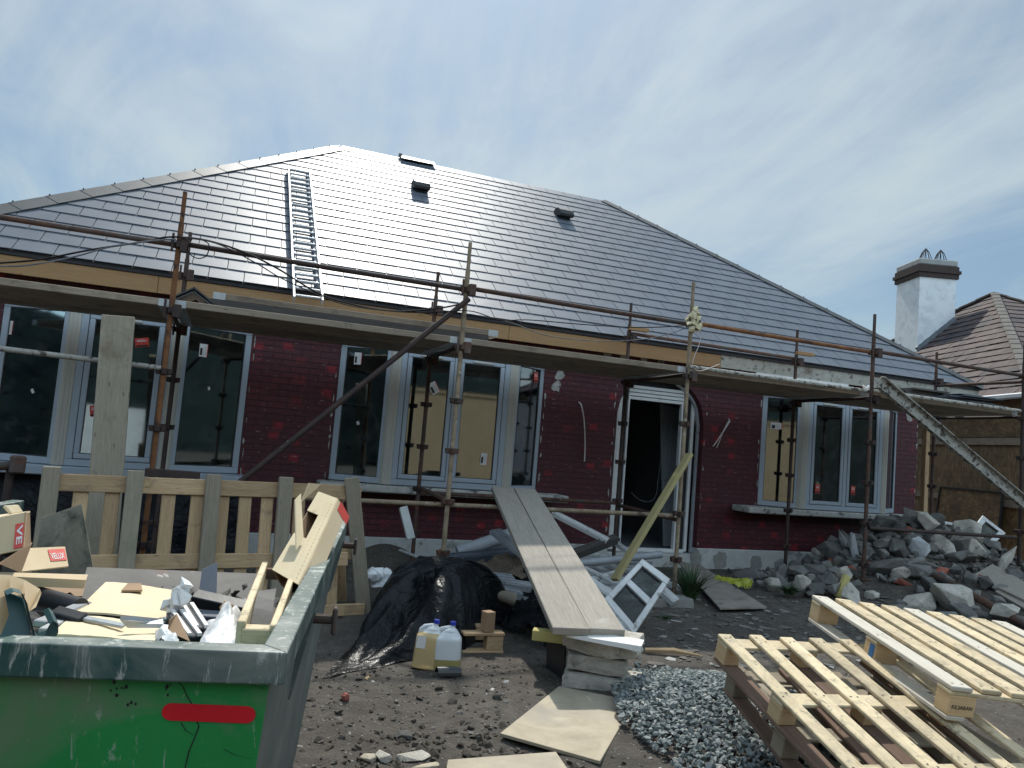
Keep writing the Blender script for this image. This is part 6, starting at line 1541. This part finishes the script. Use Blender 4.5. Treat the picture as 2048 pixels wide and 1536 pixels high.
for k in range(22):
    p = Q(.03 + .9 * k / 22, .30) + nrm_ * .0032; e_ = axv.normalized(); w_ = wv.normalized(); pr_.face([p, p + e_ * .011, p + e_ * .011 + w_ * .002, p + w_ * .002])
    p = Q(.03 + .9 * k / 22, .12) + nrm_ * .0032; pr_.face([p, p + e_ * .014, p + e_ * .014 + w_ * .004, p + w_ * .004])
pr_.build('perforation', 'carddark', tb)
q = MB(); p0 = Q(.9, 0) + rn * .004; e_ = axv.normalized(); q.face([p0 - nrm_ * .02, p0 + e_ * .08 - nrm_ * .02, p0 + e_ * .08 - nrm_ * .1, p0 - nrm_ * .1]); q.build('printed_label', 'stickred', tb)
# ------------------------------------------------------------------ what the window glass mirrors, across the road
q = MB(); q.bb(-2.2, -9.6, -.1, 12.5, -9.3, 3.3); q.bb(-2.25, -9.66, 3.3, 12.55, -9.24, 3.42)
q2 = MB(); q2.bb(-7.5, -9.2, -.1, -2.6, -8.9, 1.75); tag(q2.build('garden_wall', 'chimney', bevel=.01), 'lower white garden wall across the road, mirrored in the left bay', 'wall')
tag(q.build('garden_wall', 'beige', bevel=.01), 'sunlit beige rendered garden wall across the road, mirrored in the windows', 'wall')
hg = MB(); rg = random.Random(9)
for k in range(60):
    x = rg.uniform(-34, 45); y = -10.9 + rg.uniform(-.8, .8); z = 7.5 * rg.random() ** 1.3; s = .20
    if -2 < x < 12.3 and z < 2.6: continue
    d1 = V((rg.gauss(0, 1), rg.gauss(0, 1), rg.gauss(0, 1))).normalized(); d2 = d1.orthogonal().normalized(); p = V((x, y, z)); hg.face([p + d1 * s, p + d2 * s * .5, p - d1 * s, p - d2 * s * .5])
nu, nv = 160, 20
for i in range(nu + 1):
    for j in range(nv + 1):
        x = -46 + 94 * i / nu; z = -.2 + (7.0 + 1.2 * fbm(x * .3, 2, 2, 3)) * j / nv; hg.v.append(V((x, -11.3 + .1 * fbm(x * .8, z * .8, 4, 2), z)))
k0 = len(hg.v) - (nu + 1) * (nv + 1)
for i in range(nu):
    for j in range(nv):
        a = k0 + i * (nv + 1) + j; f = [a, a + nv + 1, a + nv + 2, a + 1]; hg.f.append(f); hg.mi.append(0); hg.uv += [(0, 0)] * 4
tag(hg.build('hedge', 'hedge'), 'tall dark green hedge across the road behind the beige wall', 'hedge')

# ------------------------------------------------------------------ sun and sky
SEL, SAZ = R(52.0), R(12.5)
SD = V((math.sin(SAZ) * math.cos(SEL), math.cos(SAZ) * math.cos(SEL), math.sin(SEL)))
sun = bpy.data.lights.new('sun', 'SUN'); sun.energy = 3.9; sun.angle = R(1.5); sun.color = (1, .955, .87)
h2 = MB(); rg = random.Random(19); nu, nv = 60, 16
for i in range(nu + 1):
    for j in range(nv + 1):
        y = -11.5 + 18 * i / nu; z = -.2 + (4.6 + .8 * fbm(y * .4, 7, 2, 3)) * j / nv; h2.v.append(V((-17.5 + .1 * fbm(y * .8, z * .8, 9, 2), y, z)))
for i in range(nu):
    for j in range(nv):
        a = i * (nv + 1) + j; f = [a, a + 1, a + nv + 2, a + nv + 1]; h2.f.append(f); h2.mi.append(0); h2.uv += [(0, 0)] * 4
for k in range(60):
    p = V((-17.1 + rg.uniform(-.6, .5), rg.uniform(-11, 6.4), 4.8 * rg.random())); d1 = V((rg.gauss(0, 1), rg.gauss(0, 1), rg.gauss(0, 1))).normalized(); d2 = d1.orthogonal().normalized(); h2.face([p + d1 * .2, p + d2 * .1, p - d1 * .2, p - d2 * .1])
tag(h2.build('hedge', 'hedge'), 'dark hedge along the left side of the plot, mirrored in the left bay', 'hedge')
so = bpy.data.objects.new('sun', sun); C.objects.link(so); so.rotation_euler = SD.to_track_quat('Z', 'Y').to_euler(); so.location = (0, 0, 30)
wd = bpy.data.worlds.new('World'); bpy.context.scene.world = wd; wd.use_nodes = True
t = wd.node_tree; nd = t.nodes; lk = t.links; nd.clear()
out = nd.new('ShaderNodeOutputWorld'); bg = nd.new('ShaderNodeBackground'); lk.new(bg.outputs[0], out.inputs[0]); bg.inputs[1].default_value = .138
sk = nd.new('ShaderNodeTexSky'); sk.sky_type = 'NISHITA'; sk.sun_disc = False; sk.sun_elevation = SEL; sk.sun_rotation = SAZ; sk.air_density = 1.2; sk.dust_density = 1.5; sk.ozone_density = 2.0
tc = nd.new('ShaderNodeTexCoord')
def vm(op, a, b=None):
    n = nd.new('ShaderNodeVectorMath'); n.operation = op
    for i, v in enumerate((a, b)):
        if v is None: continue
        if hasattr(v, 'is_output'): lk.new(v, n.inputs[i])
        else: n.inputs[i].default_value = v
    return n
def mm(op, a, b=0.0, cl=False):
    n = nd.new('ShaderNodeMath'); n.operation = op; n.use_clamp = cl
    for i, v in enumerate((a, b)):
        if hasattr(v, 'is_output'): lk.new(v, n.inputs[i])
        else: n.inputs[i].default_value = v
    return n.outputs[0]
dirv = tc.outputs['Generated']
sp = nd.new('ShaderNodeSeparateXYZ'); lk.new(dirv, sp.inputs[0])
zz = mm('ADD', mm('MAXIMUM', sp.outputs[2], 0.0), .22)
cb_ = nd.new('ShaderNodeCombineXYZ'); lk.new(mm('DIVIDE', sp.outputs[0], zz), cb_.inputs[0]); lk.new(mm('DIVIDE', sp.outputs[1], zz), cb_.inputs[1])
def cloudnoise(scale, rot, stretch, loc, det, rough, dist):
    mp = nd.new('ShaderNodeMapping'); lk.new(cb_.outputs[0], mp.inputs[0]); mp.inputs['Rotation'].default_value = (0, 0, R(rot)); mp.inputs['Scale'].default_value = stretch; mp.inputs['Location'].default_value = loc
    n = nd.new('ShaderNodeTexNoise'); lk.new(mp.outputs[0], n.inputs['Vector']); n.inputs['Scale'].default_value = scale; n.inputs['Detail'].default_value = det; n.inputs['Roughness'].default_value = rough; n.inputs['Distortion'].default_value = dist
    return n.outputs['Fac']
def mrange(v, a, b, c=0, d=1):
    n = nd.new('ShaderNodeMapRange'); n.interpolation_type = 'SMOOTHSTEP'; lk.new(v, n.inputs[0]); n.inputs[1].default_value = a; n.inputs[2].default_value = b; n.inputs[3].default_value = c; n.inputs[4].default_value = d; return n.outputs[0]
big = cloudnoise(.9, 20, (1, .7, 1), (3.1, 1.2, 0), 5, .55, .4)
wisp = cloudnoise(2.2, -48, (1, .42, 1), (1.7, .4, 0), 12, .60, 1.4)
fine = cloudnoise(6, -48, (1, .45, 1), (.3, 2.4, 0), 10, .68, 1.0)
dt = vm('DOT_PRODUCT', dirv, tuple(SD)).outputs['Value']
glow = mm('POWER', mm('MAXIMUM', dt, 0.0), 7.0)
dens = mm('ADD', mm('ADD', mm('MULTIPLY', big, .55), mm('MULTIPLY', wisp, .36)), mm('MULTIPLY', fine, .14))
fac = mm('ADD', mrange(dens, .40, .70, .20, .92), mm('MULTIPLY', glow, .12), True)
ccol = nd.new('ShaderNodeMix'); ccol.data_type = 'RGBA'; lk.new(mm('MULTIPLY', glow, 1.0, True), ccol.inputs[0]); ccol.inputs[6].default_value = (3.75, 4.5, 4.8, 1); ccol.inputs[7].default_value = (5.4, 5.8, 6.05, 1)
mx = nd.new('ShaderNodeMix'); mx.data_type = 'RGBA'; lk.new(fac, mx.inputs[0]); skm = nd.new('ShaderNodeMix'); skm.data_type = 'RGBA'; skm.blend_type = 'MULTIPLY'; skm.inputs[0].default_value = 1; lk.new(sk.outputs[0], skm.inputs[6]); skm.inputs[7].default_value = (.37, .475, .545, 1); lk.new(skm.outputs[2], mx.inputs[6]); lk.new(ccol.outputs[2], mx.inputs[7])
# thin cloud lights up towards the sun, and unseen sky behind the camera gets added brightness to lift the facade
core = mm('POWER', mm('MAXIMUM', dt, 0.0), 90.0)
back_fill = mrange(sp.outputs[1], .25, -.6, 0, 1)
gain = mm('ADD', 1.0, mm('ADD', mm('MULTIPLY', core, 5.0), mm('MULTIPLY', back_fill, 2.2)))
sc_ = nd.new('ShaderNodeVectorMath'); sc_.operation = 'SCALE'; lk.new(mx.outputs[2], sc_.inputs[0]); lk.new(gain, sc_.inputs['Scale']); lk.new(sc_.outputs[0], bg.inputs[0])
sc = bpy.context.scene
sc.view_settings.view_transform = 'Standard'; sc.view_settings.look = 'None'; sc.view_settings.gamma = 1; sc.view_settings.exposure = 0.08
sc.render.engine = 'CYCLES'; sc.cycles.max_bounces = 6; sc.cycles.transparent_max_bounces = 12
